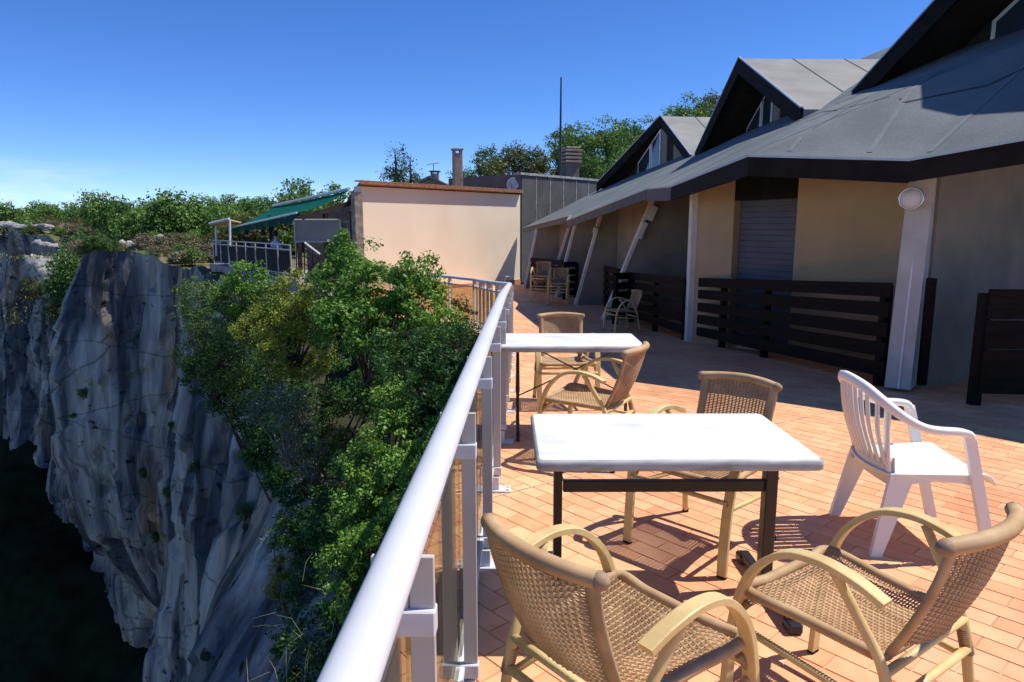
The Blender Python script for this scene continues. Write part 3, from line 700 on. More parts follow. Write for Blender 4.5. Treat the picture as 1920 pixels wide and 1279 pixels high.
# slanting fins
def fin(bot, topx, back, y, th, mt, ztop=None, name='fin'):
    z0 = floor_z(y) - .02; zt = roofz(topx, y) - 0.12 if ztop is None else ztop
    zb = roofz(back, y) - .12
    poly = [(bot, y, z0), (back, y, z0), (back, y, zb), (topx, y, zt)]
    f_ = hb(MB().slab(poly, (0.02, th, 0))).build(name, mt, hotel)
    ed = [(bot - .03, y - .012, z0), (bot + .05, y - .012, z0), (topx + .05, y - .012, zt), (topx - .03, y - .012, zt)]
    hb(MB().slab(ed, (0.0, th + .03, 0))).build('fin_edge', 'edge_white', f_); return f_
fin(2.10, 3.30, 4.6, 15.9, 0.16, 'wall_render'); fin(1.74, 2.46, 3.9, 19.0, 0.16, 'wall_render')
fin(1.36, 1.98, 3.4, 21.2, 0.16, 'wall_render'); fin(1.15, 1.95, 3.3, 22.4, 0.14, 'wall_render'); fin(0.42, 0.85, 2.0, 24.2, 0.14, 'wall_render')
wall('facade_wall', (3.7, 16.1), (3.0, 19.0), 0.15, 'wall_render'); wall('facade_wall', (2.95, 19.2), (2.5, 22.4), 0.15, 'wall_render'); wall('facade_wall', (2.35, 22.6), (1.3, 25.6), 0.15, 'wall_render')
# near fin: its slanting front edge is the big white pillar
pb0, pt0 = Vector((3.83, 6.98, -0.02)), Vector((4.17, 7.22, 0))
dirF = Vector((Qq[0] - 3.95, Qq[1] - 7.05, 0)).normalized(); side = Vector((dirF.y, -dirF.x, 0))
b0 = Vector((3.86, 7.02, -.03)); t0 = Vector((4.10, 7.33, 0)); t0.z = roofz(t0.x, t0.y) - .15
bk = Vector((Qq[0], Qq[1], -.03)); bkt = Vector((Qq[0], Qq[1], roofz(*Qq) - .12))
hb(MB().slab([b0, bk, bkt, t0], side * 0.235)).build('pillar_fin', 'pillar_paint', hotel)
hb(MB().tube([b0 + side * .13 - dirF * .012, t0 + side * .12 - dirF * .012 - Vector((0, 0, .25))], 0.011, 8)).build('cable_pipe', 'frame_white', hotel)
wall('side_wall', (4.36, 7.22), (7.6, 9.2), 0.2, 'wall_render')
# dormers
def dormer(A, Lf, Rf, d, ln, name):
    A, Lf, Rf = Vector(A), Vector(Lf), Vector(Rf); d = Vector(d).normalized()
    dm = MB(); th = Vector((0, 0, -0.16))
    for foot in (Lf, Rf):
        dm.slab([A, foot, foot + d * ln, A + d * ln], th)
    dr = hb(dm).build('dormer', 'roofing_pale', hotel)
    for foot in (Lf, Rf):                                          # dark barge boards
        v = (foot - A).normalized(); hb(MB().slab([A - d * .03 + Vector((0, 0, .015)), foot - d * .03 + Vector((0, 0, .015)), foot - d * .03 + Vector((0, 0, -.27)), A - d * .03 + Vector((0, 0, -.30))], d * 0.05)).build('barge_board', 'fascia_dark', dr)
        e = MB().slab([A - d * .045 + Vector((0, 0, .02)), foot - d * .045 + Vector((0, 0, .02)), foot - d * .045 + Vector((0, 0, .045)), A - d * .045 + Vector((0, 0, .045))], d * .05)
        hb(e).build('metal_trim', 'drip_metal', dr)
        for k in range(1, int(ln / 1.1)):
            sd2 = MB()
            a = A + d * (k * 1.1) + Vector((0, 0, .006)); b = foot + d * (k * 1.1) + Vector((0, 0, .006)); sd2.add([a, b, b + d * .03, a + d * .03], [(0, 1, 2, 3)])
            hb(sd2).build('felt_lap', 'seam_dark', dr)
        und = MB().add([A + d * .05 + Vector((0, 0, -.17)), foot + d * .05 + Vector((0, 0, -.17)), foot + d * ln + Vector((0, 0, -.17)), A + d * ln + Vector((0, 0, -.17))], [(0, 1, 2, 3)])
        hb(und).build('dormer_lining', 'gable_wood', dr)
    # recessed gable wall
    rc = d * 0.85
    def gp(s, h):                                                  # s along L->R 0..1, h height above the feet line
        base = Lf.lerp(Rf, s); return base + rc + Vector((0, 0, h))
    hh = A.z - (Lf.z + (Rf.z - Lf.z) * 0.5)
    sa_ = (A - Lf).dot(Rf - Lf) / (Rf - Lf).length_squared
    def roof_h(s): return hh * (s / sa_ if s < sa_ else (1 - s) / (1 - sa_)) - 0.2
    hb(MB().slab([gp(0, -1.2), gp(1, -1.2), gp(1, -.2), gp(sa_, hh - .2), gp(0, -.2)], d * .1)).build('gable_wall', 'gable_wood', dr)
    f = -d * 0.03
    def pane(nm, s0, s1, h0, mt, lift=0.03, full=True, h1=None):
        t0_, t1_ = roof_h(s0) - .06, roof_h(s1) - .06
        if h1 is not None: t0_, t1_ = min(t0_, h1), min(t1_, h1)
        poly = [gp(s0, h0), gp(s1, h0), gp(s1, max(t1_, h0 + .02)), gp(s0, max(t0_, h0 + .02))]
        if s0 < sa_ < s1 and h1 is None: poly.insert(3, gp(sa_, roof_h(sa_) - .06))
        return hb(MB().slab([p - d * lift for p in poly], d * 0.025)).build(nm, mt, dr)
    pane('gable_panel', sa_ + .10, sa_ + .19, -.5, 'gable_panel'); pane('gable_panel', sa_ - .02, sa_ + .035, -.5, 'gable_panel')
    for (s0, s1) in ((sa_ - .27, sa_ - .13), (sa_ - .12, sa_ - .03), (sa_ + .21, sa_ + .30)):
        wf = pane('window', s0, s1, -.45, 'frame_white', 0.035)
        t0_, t1_ = roof_h(s0 + .012) - .14, roof_h(s1 - .012) - .14
        g = MB().slab([p - d * .05 for p in (gp(s0 + .012, -.4), gp(s1 - .012, -.4), gp(s1 - .012, t1_), gp(s0 + .012, t0_))], d * 0.012)
        hb(g).build('pane', 'window_glass', wf)
    return dr
G1L = at(1600, 175, 11.5); d1 = Vector((.178, -.984, 0))
G1A = G1L + d1 * 3.65 + Vector((0, 0, 2.0)); G1R = G1L + d1 * 7.3
dormer(G1A, G1L, G1R, (.984, .178, 0), 6.5, 'dormer')
G2L, G2A, G2R = at(1305, 290, 18.6), at(1388, 110, 15.35), at(1505, 205, 11.9)
dormer(G2A, G2L, G2R, (1, 0.02, 0), 6.5, 'dormer')
G3L, G3A, G3R = at(1120, 345, 26.0), at(1240, 218, 22.8), at(1297, 293, 19.1)
dormer(G3A, G3L, G3R, (1, .12, 0), 6.0, 'dormer')
# bulkhead lamp on the pillar, floodlights on the far fin
def wall_lamp(p, n, r, label):
    e = empty('wall_lamp', p); n = Vector(n).normalized(); Q = n.to_track_quat('Z', 'Y').to_matrix()
    MB().lathe((0, 0, 0), [(0, 0), (r, 0), (r, .03), (r * .86, .05), (r * .8, .05)], 24, Q).build('lamp_base', 'post_grey', e, True)
    MB().lathe((0, 0, 0), [(r * .82, .045), (r * .7, .075), (r * .4, .095), (0.0, .10)], 24, Q).build('lamp_glass', 'collar_grey', e, True)
    m = MB().lathe((0, 0, 0), [(r * .85, .05), (r * .93, .06), (r * 1.0, .05)], 24, Q); m.build('rim', 'steel', e, True)
    tag(e, label, 'lamp'); return e
pl = at(1716, 372, 7.08); wall_lamp(pl + Vector((0, .06, 0)), -dirF, 0.115, 'round bulkhead lamp high on the big white slanting pillar')
def flood(p, dirn, ln, label):
    e = empty('floodlight', p); d = Vector(dirn).normalized(); Q = d.to_track_quat('Z', 'X').to_matrix()
    MB().bbox((0, 0, 0), (0.14, 0.10, ln), 0.02, M=Q).build('lamp_housing', 'collar_grey', e)
    MB().bbox(Q @ Vector((0, 0, ln * .52)), (0.10, 0.08, 0.03), 0.01, M=Q).build('lamp_bracket', 'pole', e)
    tag(e, label, 'lamp')
fdir = (at(1232, 380, 15.85) - at(1140, 590, 15.85)).normalized()
flood(at(1224, 400, 15.8), fdir, 0.34, 'upper grey box lamp on the slanting fin beyond the white post')
flood(at(1204, 432, 15.8), fdir, 0.40, 'lower grey box lamp on the slanting fin beyond the white post')
flood(at(1117, 432, 18.9), (0.3, 0, 1), 0.16, 'small pale lamp near the top of the middle fin')
# ------------------------------------------------------------------ wooden slat fences
def fence(a, b, h, n, label, posts_at=(0, .5, 1), grp='dark slat fences of the hotel balconies', slat=0.15):
    a, b = Vector((*a, 0)), Vector((*b, 0)); o = a.lerp(b, .5); o.z = floor_z(o.y)
    e = empty('slat_fence', o); d = (b - a); ln = d.length; d.normalize(); nn = Vector((-d.y, d.x, 0))
    if nn.x < 0: nn = -nn
    za, zb = floor_z(a.y), floor_z(b.y)
    for k in range(n):
        z = 0.12 + (h - 0.12 - slat) * k / (n - 1)
        poly = [a + Vector((0, 0, za + z)), b + Vector((0, 0, zb + z)), b + Vector((0, 0, zb + z + slat)), a + Vector((0, 0, za + z + slat))]
        jig = Vector((0, 0, random.uniform(-.006, .006)))
        MB().slab([p - o + jig for p in poly], nn * 0.03).build('slat', 'wood_dark', e)
    for t in posts_at:
        p = a.lerp(b, t) + nn * 0.075; z = floor_z(p.y)
        MB().bbox((p.x - o.x, p.y - o.y, z - o.z + h / 2 - .02), (0.09, 0.09, h - .03), 0.004, math.atan2(d.y, d.x)).build('post', 'wood_dark', e)
    tag(e, label, 'fence', grp); return e
fence((3.2, 11.95), (3.93, 7.2), 1.12, 5, 'long dark slat fence between the white corner post and the big pillar', (0.01, .18, .46, .97))
fence((2.62, 15.6), (3.02, 12.2), 1.12, 5, 'dark slat fence just left of the white corner post', (0.02, .5, .98))
fence((2.2, 15.2), (2.62, 15.55), 1.12, 5, 'narrow dark slat fence panel behind the armchair in the shade', (0.04, .96))
fence((2.45, 18.6), (2.75, 16.2), 1.1, 5, 'dim slat fence between the two slanting fins behind the lone armchair', (0.02, .98))
fence((1.52, 20.6), (1.92, 20.7), 1.1, 5, 'narrow dark slat fence panel left of the middle slanting fin', (0.04, .96))
fence((0.62, 23.6), (1.6, 21.4), 1.1, 5, 'farthest dark slat fence, behind the stacked chairs', (0.02, .5, .98))
fence((4.32, 6.25), (6.6, 6.0), 1.08, 7, 'black slat fence in deep shade at the right edge', (0.0, .35, .7), slat=.135)
gp_ = MB().bbox((0, 0, .55), (0.075, 0.075, 1.1), .006).build('gate_post', 'wood_dark'); gp_.location = (4.22, 6.98, 0)
tag(gp_, 'single black wooden post standing right beside the big white pillar', 'post')

# ================================================================== RESTAURANT at the far end
WL, WR = Vector((-4.62, 21.5, 0)), Vector((0.31, 27.0, 0))
wd_ = (WR - WL).normalized(); bk_ = Vector((-wd_.y, wd_.x, 0))
rest = empty('restaurant_building', (WL.x, WL.y, -0.5)); RO = Vector((WL.x, WL.y, -0.5))
tag(rest, 'single storey restaurant with a plain sunlit beige end wall and tiled roof edge', 'building')
def rb(m): m.v = [tuple(Vector(p) - RO) for p in m.v]; return m
ZT = 2.92
rb(MB().prism([(WL.x, WL.y), (WR.x, WR.y), (WR.x + bk_.x * .3, WR.y + bk_.y * .3), (WL.x + bk_.x * .3, WL.y + bk_.y * .3)], -1.2, ZT - .08)).build('wall', 'wall_beige', rest)
pl0 = WL + wd_ * .02 - bk_ * .03; rb(MB().prism([(WL - bk_ * .03)[:2], (WR - bk_ * .03)[:2], (WR - bk_ * .002)[:2], (WL - bk_ * .002)[:2]], -.7, -.38)).build('plinth', 'kerb_tile', rest)
# roof: flat slab behind, overhanging tile edge in front
o1, o2 = WL - wd_ * .12 - bk_ * .2, WR + wd_ * .0 - bk_ * .2
rb(MB().slab([(o1.x, o1.y, ZT - .02), (o2.x, o2.y, ZT - .02), (*(o2 + bk_ * 6)[:2], ZT - .05), (-7.0, 29.5, 2.45), (*(o1 + Vector((-.35, .94, 0)) * 2.0)[:2], ZT - .25)], (0, 0, .07))).build('roof', 'roof_tile', rest)
nt_ = 34; Lw = (o2 - o1).length
tmb = MB().tube([(0, 0, 0), (0, .34, .015)], 1, prof=[(.075 * math.cos(PI * k / 6), .05 * math.sin(PI * k / 6)) for k in range(7)], up=(0, 0, 1))
tme2 = bpy.data.meshes.new('roof_tile'); tme2.from_pydata(tmb.v, [], tmb.f); tme2.update(); tme2.materials.append(M_['roof_tile'])
for k in range(nt_):
    p = o1.lerp(o2, (k + .5) / nt_) + bk_ * .015 - RO; o = bpy.data.objects.new('tile', tme2); COL.objects.link(o); o.parent = rest
    o.location = (p.x, p.y, ZT + .045 + .5 - .5 + 0.5); o.rotation_euler = (0, 0, math.atan2(bk_.y, bk_.x) - PI / 2)
# side (open terrace under the awning): posts, beam, back wall
sdv = Vector((-.585, .811, 0))
def sp(s, out, z): p = WL + sdv * s - wd_ * out; return Vector((p.x, p.y, z))
rb(MB().slab([sp(.1, -1.6, -1), sp(9, -1.6, -1), sp(9, -1.6, ZT - .7), sp(.1, -1.6, ZT - .35)], wd_ * .2)).build('inner_wall', 'stone_pillar', rest)
for s in (.35, 2.6, 5.4, 8.6):
    q = sp(s, .12, 0); rb(MB().bbox((q.x, q.y, .75), (.16, .16, 2.7), .01, math.atan2(sdv.y, sdv.x))).build('post', 'gable_wood', rest)
rb(MB().slab([sp(.25, 0.2, ZT - .5), sp(.25, 1.9, 1.95), sp(.25, 1.9, 1.82), sp(.25, .2, ZT - .65)], sdv * .06)).build('rafter', 'gable_wood', rest)
q = sp(.05, .1, 0); rb(MB().bbox((q.x, q.y, .9), (.28, .28, 3.5), .02, math.atan2(sdv.y, sdv.x))).build('corner_pier', 'stone_pillar', rest)
# awning
aw = empty('awning', (-8, 26, 2)); AO = Vector((-8, 26, 2)); tag(aw, 'dark green sloping awning over the restaurant terrace', 'awning')
A1, A2, A3, A4 = at(512, 388, 31), at(655, 357, 22.3), at(557, 399, 23.0), at(433, 427, 30)
am = MB(); n = 10
for i in range(n):
    for j in range(n):
        f = lambda u, v: A1.lerp(A2, u).lerp(A4.lerp(A3, u), v) - AO + Vector((0, 0, -0.10 * math.sin(PI * v) - .04 * math.sin(PI * u)))
        am.add([f(i / n, j / n), f((i + 1) / n, j / n), f((i + 1) / n, (j + 1) / n), f(i / n, (j + 1) / n)], [(0, 1, 2, 3)])
am.build('canopy', 'awning', aw, True)
vm = MB(); nv_ = 40
for i in range(nv_):
    a, b = A4.lerp(A3, i / nv_) - AO, A4.lerp(A3, (i + 1) / nv_) - AO; dz = -.26 - .03 * math.sin(i * PI / 2) ** 2; wv = Vector((.03 * math.sin(i * .8), .03 * math.cos(i * .8), 0))
    vm.add([a, b, b + Vector((0, 0, dz)) + wv, a + Vector((0, 0, dz)) + wv], [(0, 1, 2, 3)])
vm.build('valance', 'awning_under', aw)
MB().tube([A4 - AO, A3 - AO], .035, 8).build('front_bar', 'frame_white', aw)
MB().tube([A1 - AO + Vector((0, 0, .05)), A2 - AO + Vector((0, 0, .05))], .05, 8).build('cassette', 'frame_white', aw)
for u in (.15, .85):
    a, b = A1.lerp(A2, u) - AO + Vector((0, 0, -.22)), A4.lerp(A3, u) - AO + Vector((0, 0, -.08)); mpt = a.lerp(b, .5) + Vector((0.5, .4, -.1))
    MB().tube([a, mpt, b], .03, 6).build('arm', 'post_grey', aw)
# restaurant terrace floor and its railing
fz = 0.05
rf = MB().slab([(-5.0, 21.6, fz), (-6.95, 21.55, fz), (-13.2, 30.4, fz), (-11.2, 31.5, fz)], (0, 0, -.5)).build('restaurant_terrace', 'concrete'); struct(rf, 'concrete terrace slab beside the restaurant')
rg = empty('metal_railing', (-9, 25, fz)); GO = Vector((-9, 25, fz)); tag(rg, 'thin dark metal railing round the restaurant terrace above the shrubs', 'railing')
ra, rbp = Vector((-6.9, 21.75, fz)), Vector((-12.9, 30.2, fz))
for h in (1.02, .86): MB().tube([ra - GO + Vector((0, 0, h)), rbp - GO + Vector((0, 0, h))], .022, 6).build('rail', 'post_grey', rg)
MB().tube([ra - GO + Vector((0, 0, .1)), rbp - GO + Vector((0, 0, .1))], .018, 6).build('rail', 'post_grey', rg)
for i in range(9):
    p = ra.lerp(rbp, i / 8) - GO; MB().tube([p, p + Vector((0, 0, 1.02))], .025, 6).build('post', 'post_grey', rg)
    if i < 8:
        q = ra.lerp(rbp, (i + 1) / 8) - GO; MB().slab([p.lerp(q, .05) + Vector((0, 0, .13)), p.lerp(q, .95) + Vector((0, 0, .13)), p.lerp(q, .95) + Vector((0, 0, .82)), p.lerp(q, .05) + Vector((0, 0, .82))], (0.01, .01, 0)).build('infill_panel', 'gable_wood', rg)
# framed wind screens
def screen(x0, x1, y0, y1, Y, label):
    a = [at(x0, y1, Y), at(x1, y1, Y), at(x1, y0, Y), at(x0, y0, Y)]; o = a[0].copy(); e = empty('wind_screen', o)
    MB().slab([p - o for p in a], (0, .02, 0)).build('pane', 'screen_glass', e)
    fr = MB(); P = [p - o + Vector((0, -.02, 0)) for p in a]
    for i in range(4): fr.tube([P[i], P[(i + 1) % 4]], .028, 6)
    fr.build('frame', 'screen_frame', e)
    fo = a[0]; MB().tube([Vector((.02, 0.02, 0)), Vector((.02, .02, fz - fo.z))], .03, 6).build('post', 'screen_frame', e)
    fo = a[1]; q = a[1] - o; MB().tube([q + Vector((-.02, .02, 0)), Vector((q.x - .02, .02, fz - o.z))], .03, 6).build('post', 'screen_frame', e)
    tag(e, label, 'screen')
screen(553, 638, 412, 453, 21.6, 'large framed smoked glass wind screen under the awning')
screen(640, 668, 416, 456, 21.9, 'narrow smoked glass screen beside the beige wall')
# stair from the upper terrace with railing
st = empty('outdoor_stair', (-6.2, 21.3, -.5)); TO = Vector((-6.2, 21.3, -.5)); tag(st, 'short concrete stair with a pale sloping handrail below the wind screen', 'stair')
for k in range(5):
    x0 = -6.6 + k * .28; MB().box((x0 + .14 - TO.x, 21.0 - TO.y, (fz - .11 * k - .9) / 2 - TO.z - .0), (.275, .9, fz - .11 * k + .9)).build('step', 'concrete', st)
MB().tube([at(571, 455, 20.5) - TO, at(600, 477, 20.5) - TO], .03, 6).build('handrail', 'frame_white', st)
for x_, y0_, y1_ in ((556, 455, 512), (571, 455, 512), (586, 468, 512), (600, 478, 512)):
    MB().tube([at(x_, y0_, 20.5) - TO, at(x_, y1_, 20.5) - TO], .018, 6).build('baluster', 'pole', st)
for yy in (468, 481, 495):
    MB().tube([at(556, yy, 20.5) - TO, at(572, yy, 20.5) - TO, at(602, yy + 22, 20.5) - TO], .014, 6).build('stair_rail', 'pole', st)
# canopy with white posts at the cliff edge
cp = empty('parasol_canopy', at(418, 470, 29)); CO = Vector(cp.location); tag(cp, 'small beige canopy on two white posts at the cliff edge', 'canopy')
c = [at(393, 420, 28.5), at(430, 411, 28), at(452, 416, 30), at(415, 425, 31)]
MB().slab([p - CO for p in c], (0, 0, -.05)).build('fabric', 'canopy_fabric', cp)
MB().tube([c[0] - CO + Vector((0, -.03, .02)), c[1] - CO + Vector((0, -.03, .02))], .045, 6).build('front_bar', 'frame_white', cp)
MB().tube([at(430, 428, 28) - CO + Vector((0, .1, .35)), at(432, 505, 28) - CO], .045, 8).build('post', 'frame_white', cp)
MB().tube([at(405, 424, 29.5) - CO + Vector((0, 0, .2)), at(406, 480, 29.5) - CO], .045, 8).build('post', 'frame_white', cp)
# grey clad block right of the beige wall
gb = empty('clad_block', (WR.x, WR.y, 0)); BO = Vector((WR.x, WR.y, 0)); tag(gb, 'dark grey sheet clad block between the beige wall and the hotel', 'building')
ed = wd_; Bz = 3.62
def bp_(s, z, f=0): p = WR + ed * s - bk_ * f; return Vector((p.x, p.y, z)) - BO
MB().slab([bp_(0.02, -.8), bp_(6.2, -.8), bp_(6.2, Bz), bp_(0.02, Bz)], bk_ * 4).build('wall', 'metal_clad', gb)
for i in range(7):
    s0, s1 = .06 + i * .87, .06 + (i + 1) * .87 - .05
    MB().slab([bp_(s0, -.5, .03), bp_(s1, -.5, .03), bp_(s1, Bz - .05, .03), bp_(s0, Bz - .05, .03)], bk_ * .028).build('panel', 'metal_clad', gb)
    MB().slab([bp_(s1 + .005, -.5, .045), bp_(s1 + .045, -.5, .045), bp_(s1 + .045, Bz - .05, .045), bp_(s1 + .005, Bz - .05, .045)], bk_ * .03).build('seam', 'clad_seam', gb)
MB().slab([bp_(-.05, Bz - .04, .08), bp_(6.25, Bz - .04, .08), bp_(6.25, Bz + .05, .08), bp_(-.05, Bz + .05, .08)], bk_ * .4).build('coping', 'clad_seam', gb)
# chimneys, pole, antenna, dish
def chimney(x0, x1, y0, y1, Y, label, mt='chimney', cap=True):
    a, b, t = at(x0, y1, Y), at(x1, y1, Y), at(x0, y0, Y); wdt = b.x - a.x; h = t.z - a.z + .9
    e = empty('chimney', ((a.x + b.x) / 2, Y + wdt / 2, a.z - .9))
    MB().bbox((0, 0, h / 2), (wdt * .86, wdt * .86, h), .02, .35).build('stack', mt, e)
    if cap:
        for sx in (-1, 1):
            for sy in (-1, 1): MB().box((Matrix.Rotation(.35, 3, 'Z') @ Vector((sx * wdt * .34, sy * wdt * .34, h + .06))), (wdt * .14, wdt * .14, .12), .35).build('cap_leg', mt, e)
        MB().bbox((0, 0, h + .15), (wdt * 1.05, wdt * 1.05, .06), .01, .35).build('cap', mt, e)
    tag(e, label, 'chimney'); return e, h, wdt
chimney(848, 867, 287, 350, 27, 'tall slender rendered chimney above the beige wall')
e, h, wdt = chimney(1055, 1085, 305, 332, 30, 'squat chimney with a wide slotted concrete cap on the grey block', 'chimney_dark', False)
for k in range(4): MB().bbox((0, 0, h + .05 + k * .15), (wdt * 1.12, wdt * 1.12, .09), .01, .35).build('cap_ring', 'chimney', e)
MB().box((0, 0, h + .28), (wdt * .8, wdt * .8, .56), .35).build('cap_core', 'pole', e)
MB().bbox((0, 0, h + .62), (wdt * .9, wdt * .9, .08), .02, .35).build('cap_lid', 'chimney', e)
b_ = at(1050, 335, 29); t_ = at(1050, 145, 29)
mp_ = MB().tube([(0, 0, 0), (0, 0, (t_.z - b_.z) * .45 + .5), (0, 0, t_.z - b_.z + .5)], [.05, .045, .03], 8).build('mast_pole', 'pole'); mp_.location = (b_.x, b_.y, b_.z - .5)
tag(mp_, 'tall thin dark mast rising above the grey block into the sky', 'pole')
# small house roof with chimney and aerial behind the wall
hs = empty('small_house', at(815, 350, 36)); HSO = Vector(hs.location); tag(hs, 'low house gable with a small chimney peeking over the beige wall', 'house')
g = [at(768, 352, 36), at(806, 335, 36), at(842, 352, 36)]
MB().slab([g[0] - HSO + Vector((0, 0, -2)), g[2] - HSO + Vector((0, 0, -2)), g[2] - HSO, g[1] - HSO, g[0] - HSO], (0, 5, 0)).build('wall', 'stone_pillar', hs)
for a, b in ((g[0], g[1]), (g[2], g[1])):
    dv = (a - b) * .12; MB().slab([a - HSO + dv + Vector((0, -.2, .02)), b - HSO + Vector((0, -.2, .02)), b - HSO + Vector((0, 5, .02)), a - HSO + dv + Vector((0, 5, .02))], (0, 0, .12)).build('roof', 'stone_pillar', hs)
c = at(814, 338, 36) - HSO; ch = MB().bbox((c.x, .4, c.z + .1), (.42, .42, .5), .02).build('chimney', 'chimney', hs)
MB().bbox((c.x, .4, c.z + .46), (.55, .55, .06), .01).build('cap', 'chimney_dark', ch)
for sx in (-.16, .16): MB().box((c.x + sx, .4, c.z + .39), (.06, .3, .1)).build('cap_leg', 'chimney_dark', ch)
an = empty('tv_aerial', at(813, 332, 35.9)); tag(an, 'thin television aerial on the small house chimney', 'aerial')
hz = (at(813, 308, 35.9) - at(813, 332, 35.9)).z
MB().tube([(0, 0, -.1), (0, 0, hz)], .018, 6).build('mast', 'pole', an); MB().tube([(-.3, 0, hz - .02), (.28, .1, hz + .06)], .012, 6).build('boom', 'pole', an)
for k in range(6): MB().tube([(-.28 + k * .1, -.18, hz + k * .013), (-.28 + k * .1, .18, hz + k * .013)], .008, 5).build('element', 'pole', an)
dsh = empty('satellite_dish', at(962, 345, 27.2)); tag(dsh, 'pale satellite dish seen edge on beside the grey block', 'dish')
Qd = Vector((-.35, -.9, .25)).normalized().to_track_quat('Z', 'Y').to_matrix()
MB().lathe((0, 0, 0), [(0, -.03), (.2, -.02), (.27, 0.0), (.27, .03), (0, .02)], 10, Qd).build('reflector', 'dish', dsh)
MB().tube([(0, 0, -.6), (.05, .02, -.2), Qd @ Vector((0, 0, -.05))], .02, 6).build('mount', 'pole', dsh); MB().tube([Qd @ Vector((0, -.24, 0)), Qd @ Vector((0, 0, .3))], .01, 5).build('feed_arm', 'pole', dsh)
vp = empty('roof_vent', at(1142, 345, 28.5)); tag(vp, 'grey rounded roof vent peeking over the grey block', 'vent')
MB().lathe((0, 0, -.8), [(.28, 0), (.28, .9), (.34, .92), (.34, 1.0), (.26, 1.15), (.1, 1.24), (0, 1.25)], 16).build('hood', 'dish', vp, True)
tap = empty('floor_lamp', at(948, 543, 23.6)); tag(tap, 'small white bent lamp near the shaded foot of the beige wall', 'lamp')
MB().tube([(0, 0, 0), (-.05, 0, .2), (.0, 0, .38), (.04, 0, .42)], .016, 6).build('stem', 'frame_white', tap); MB().bbox((.12, 0, .44), (.24, .08, .04), .01).build('head', 'frame_white', tap)

# ------------------------------------------------------------------ guests at the restaurant
def person(loc, rz, shirt, label):
    e = empty('person', loc, rz)
    V = [(0, 0, .50), (0, .02, .72), (0, .03, .98), (0, .03, 1.10), (0, .02, 1.20),                      # pelvis, waist, chest, neck
         (.17, .03, 1.03), (.24, -.02, .80), (.18, -.24, .74), (-.17, .03, 1.03), (-.24, -.02, .80), (-.18, -.24, .74),
         (.10, -.02, .49), (.12, -.42, .50), (.12, -.42, .06), (.12, -.55, .04), (-.10, -.02, .49), (-.12, -.42, .50), (-.12, -.42, .06), (-.12, -.55, .04)]
    Ed = [(0, 1), (1, 2), (2, 3), (3, 4), (2, 5), (5, 6), (6, 7), (2, 8), (8, 9), (9, 10), (0, 11), (11, 12), (12, 13), (13, 14), (0, 15), (15, 16), (16, 17), (17, 18)]
    Rr = [.15, .14, .15, .065, .06, .075, .05, .035, .075, .05, .035, .10, .07, .045, .04, .10, .07, .045, .04]
    me = bpy.data.meshes.new('body'); me.from_pydata(V, Ed, []); me.update()
    b = bpy.data.objects.new('body', me); COL.objects.link(b); b.parent = e; me.materials.append(M_[shirt])
    md = b.modifiers.new('skin', 'SKIN'); ly = me.skin_vertices[0] if me.skin_vertices else None
    if ly is None:
        bpy.context.view_layer.objects.active = b; ly = me.skin_vertices[0]
    for i, r in enumerate(Rr): ly.data[i].radius = (r, r * .8)
    ly.data[0].use_root = True
    b.modifiers.new('sub', 'SUBSURF').levels = 1
    h = MB().lathe((0, .0, 1.20), [(0, -.02), (.05, 0), (.085, .06), (.095, .12), (.085, .19), (.05, .235), (0, .245)], 14)
    h.v = [(x, y * 1.15 - (.03 if (y < -.06 and 1.27 < z < 1.31) else 0), z) for x, y, z in h.v]; h.build('head', 'skin', e, True)
    MB().lathe((0, .03, 1.24), [(.088, .02), (.103, .08), (.10, .15), (.06, .215), (0, .23)], 14).build('hair', 'hair', e, True)
    tag(e, label, 'person', None)
def garden_chair_simple(loc, rz, label):
    e = empty('cafe_chair', loc, rz)
    MB().bbox((0, 0, .45), (.42, .42, .03), .008).build('seat', 'wood_dark', e); MB().bbox((0, .2, .72), (.4, .025, .3), .008).build('backrest', 'wood_dark', e)
    for sx in (-.18, .18):
        MB().tube([(sx, -.18, 0), (sx, -.18, .45)], .015, 6).build('leg', 'wood_dark', e); MB().tube([(sx, .2, 0), (sx, .2, .86)], .015, 6).build('leg', 'wood_dark', e)
    tag(e, label, 'chair', 'chairs of the restaurant guests')
for (px, Y, sh_, lb, rz) in ((519, 24.2, 'shirt_blue', 'seated guest in a light blue shirt seen from behind under the awning', 2.6),
                        (496, 26.0, 'shirt_dark', 'dark haired guest in a dark top sitting beside the guest in blue', 2.9),
                        (466, 28.0, 'shirt_dark', 'farthest dark haired guest sitting near the white canopy post', 2.2)):
    p = at(px, 470, Y); person((p.x, p.y, fz), rz, sh_, lb); garden_chair_simple((p.x, p.y + .05, fz), rz, 'dark chair under the ' + lb.split(' guest')[0] + ' guest' + (' in blue' if sh_ == 'shirt_blue' else ' at the restaurant'))

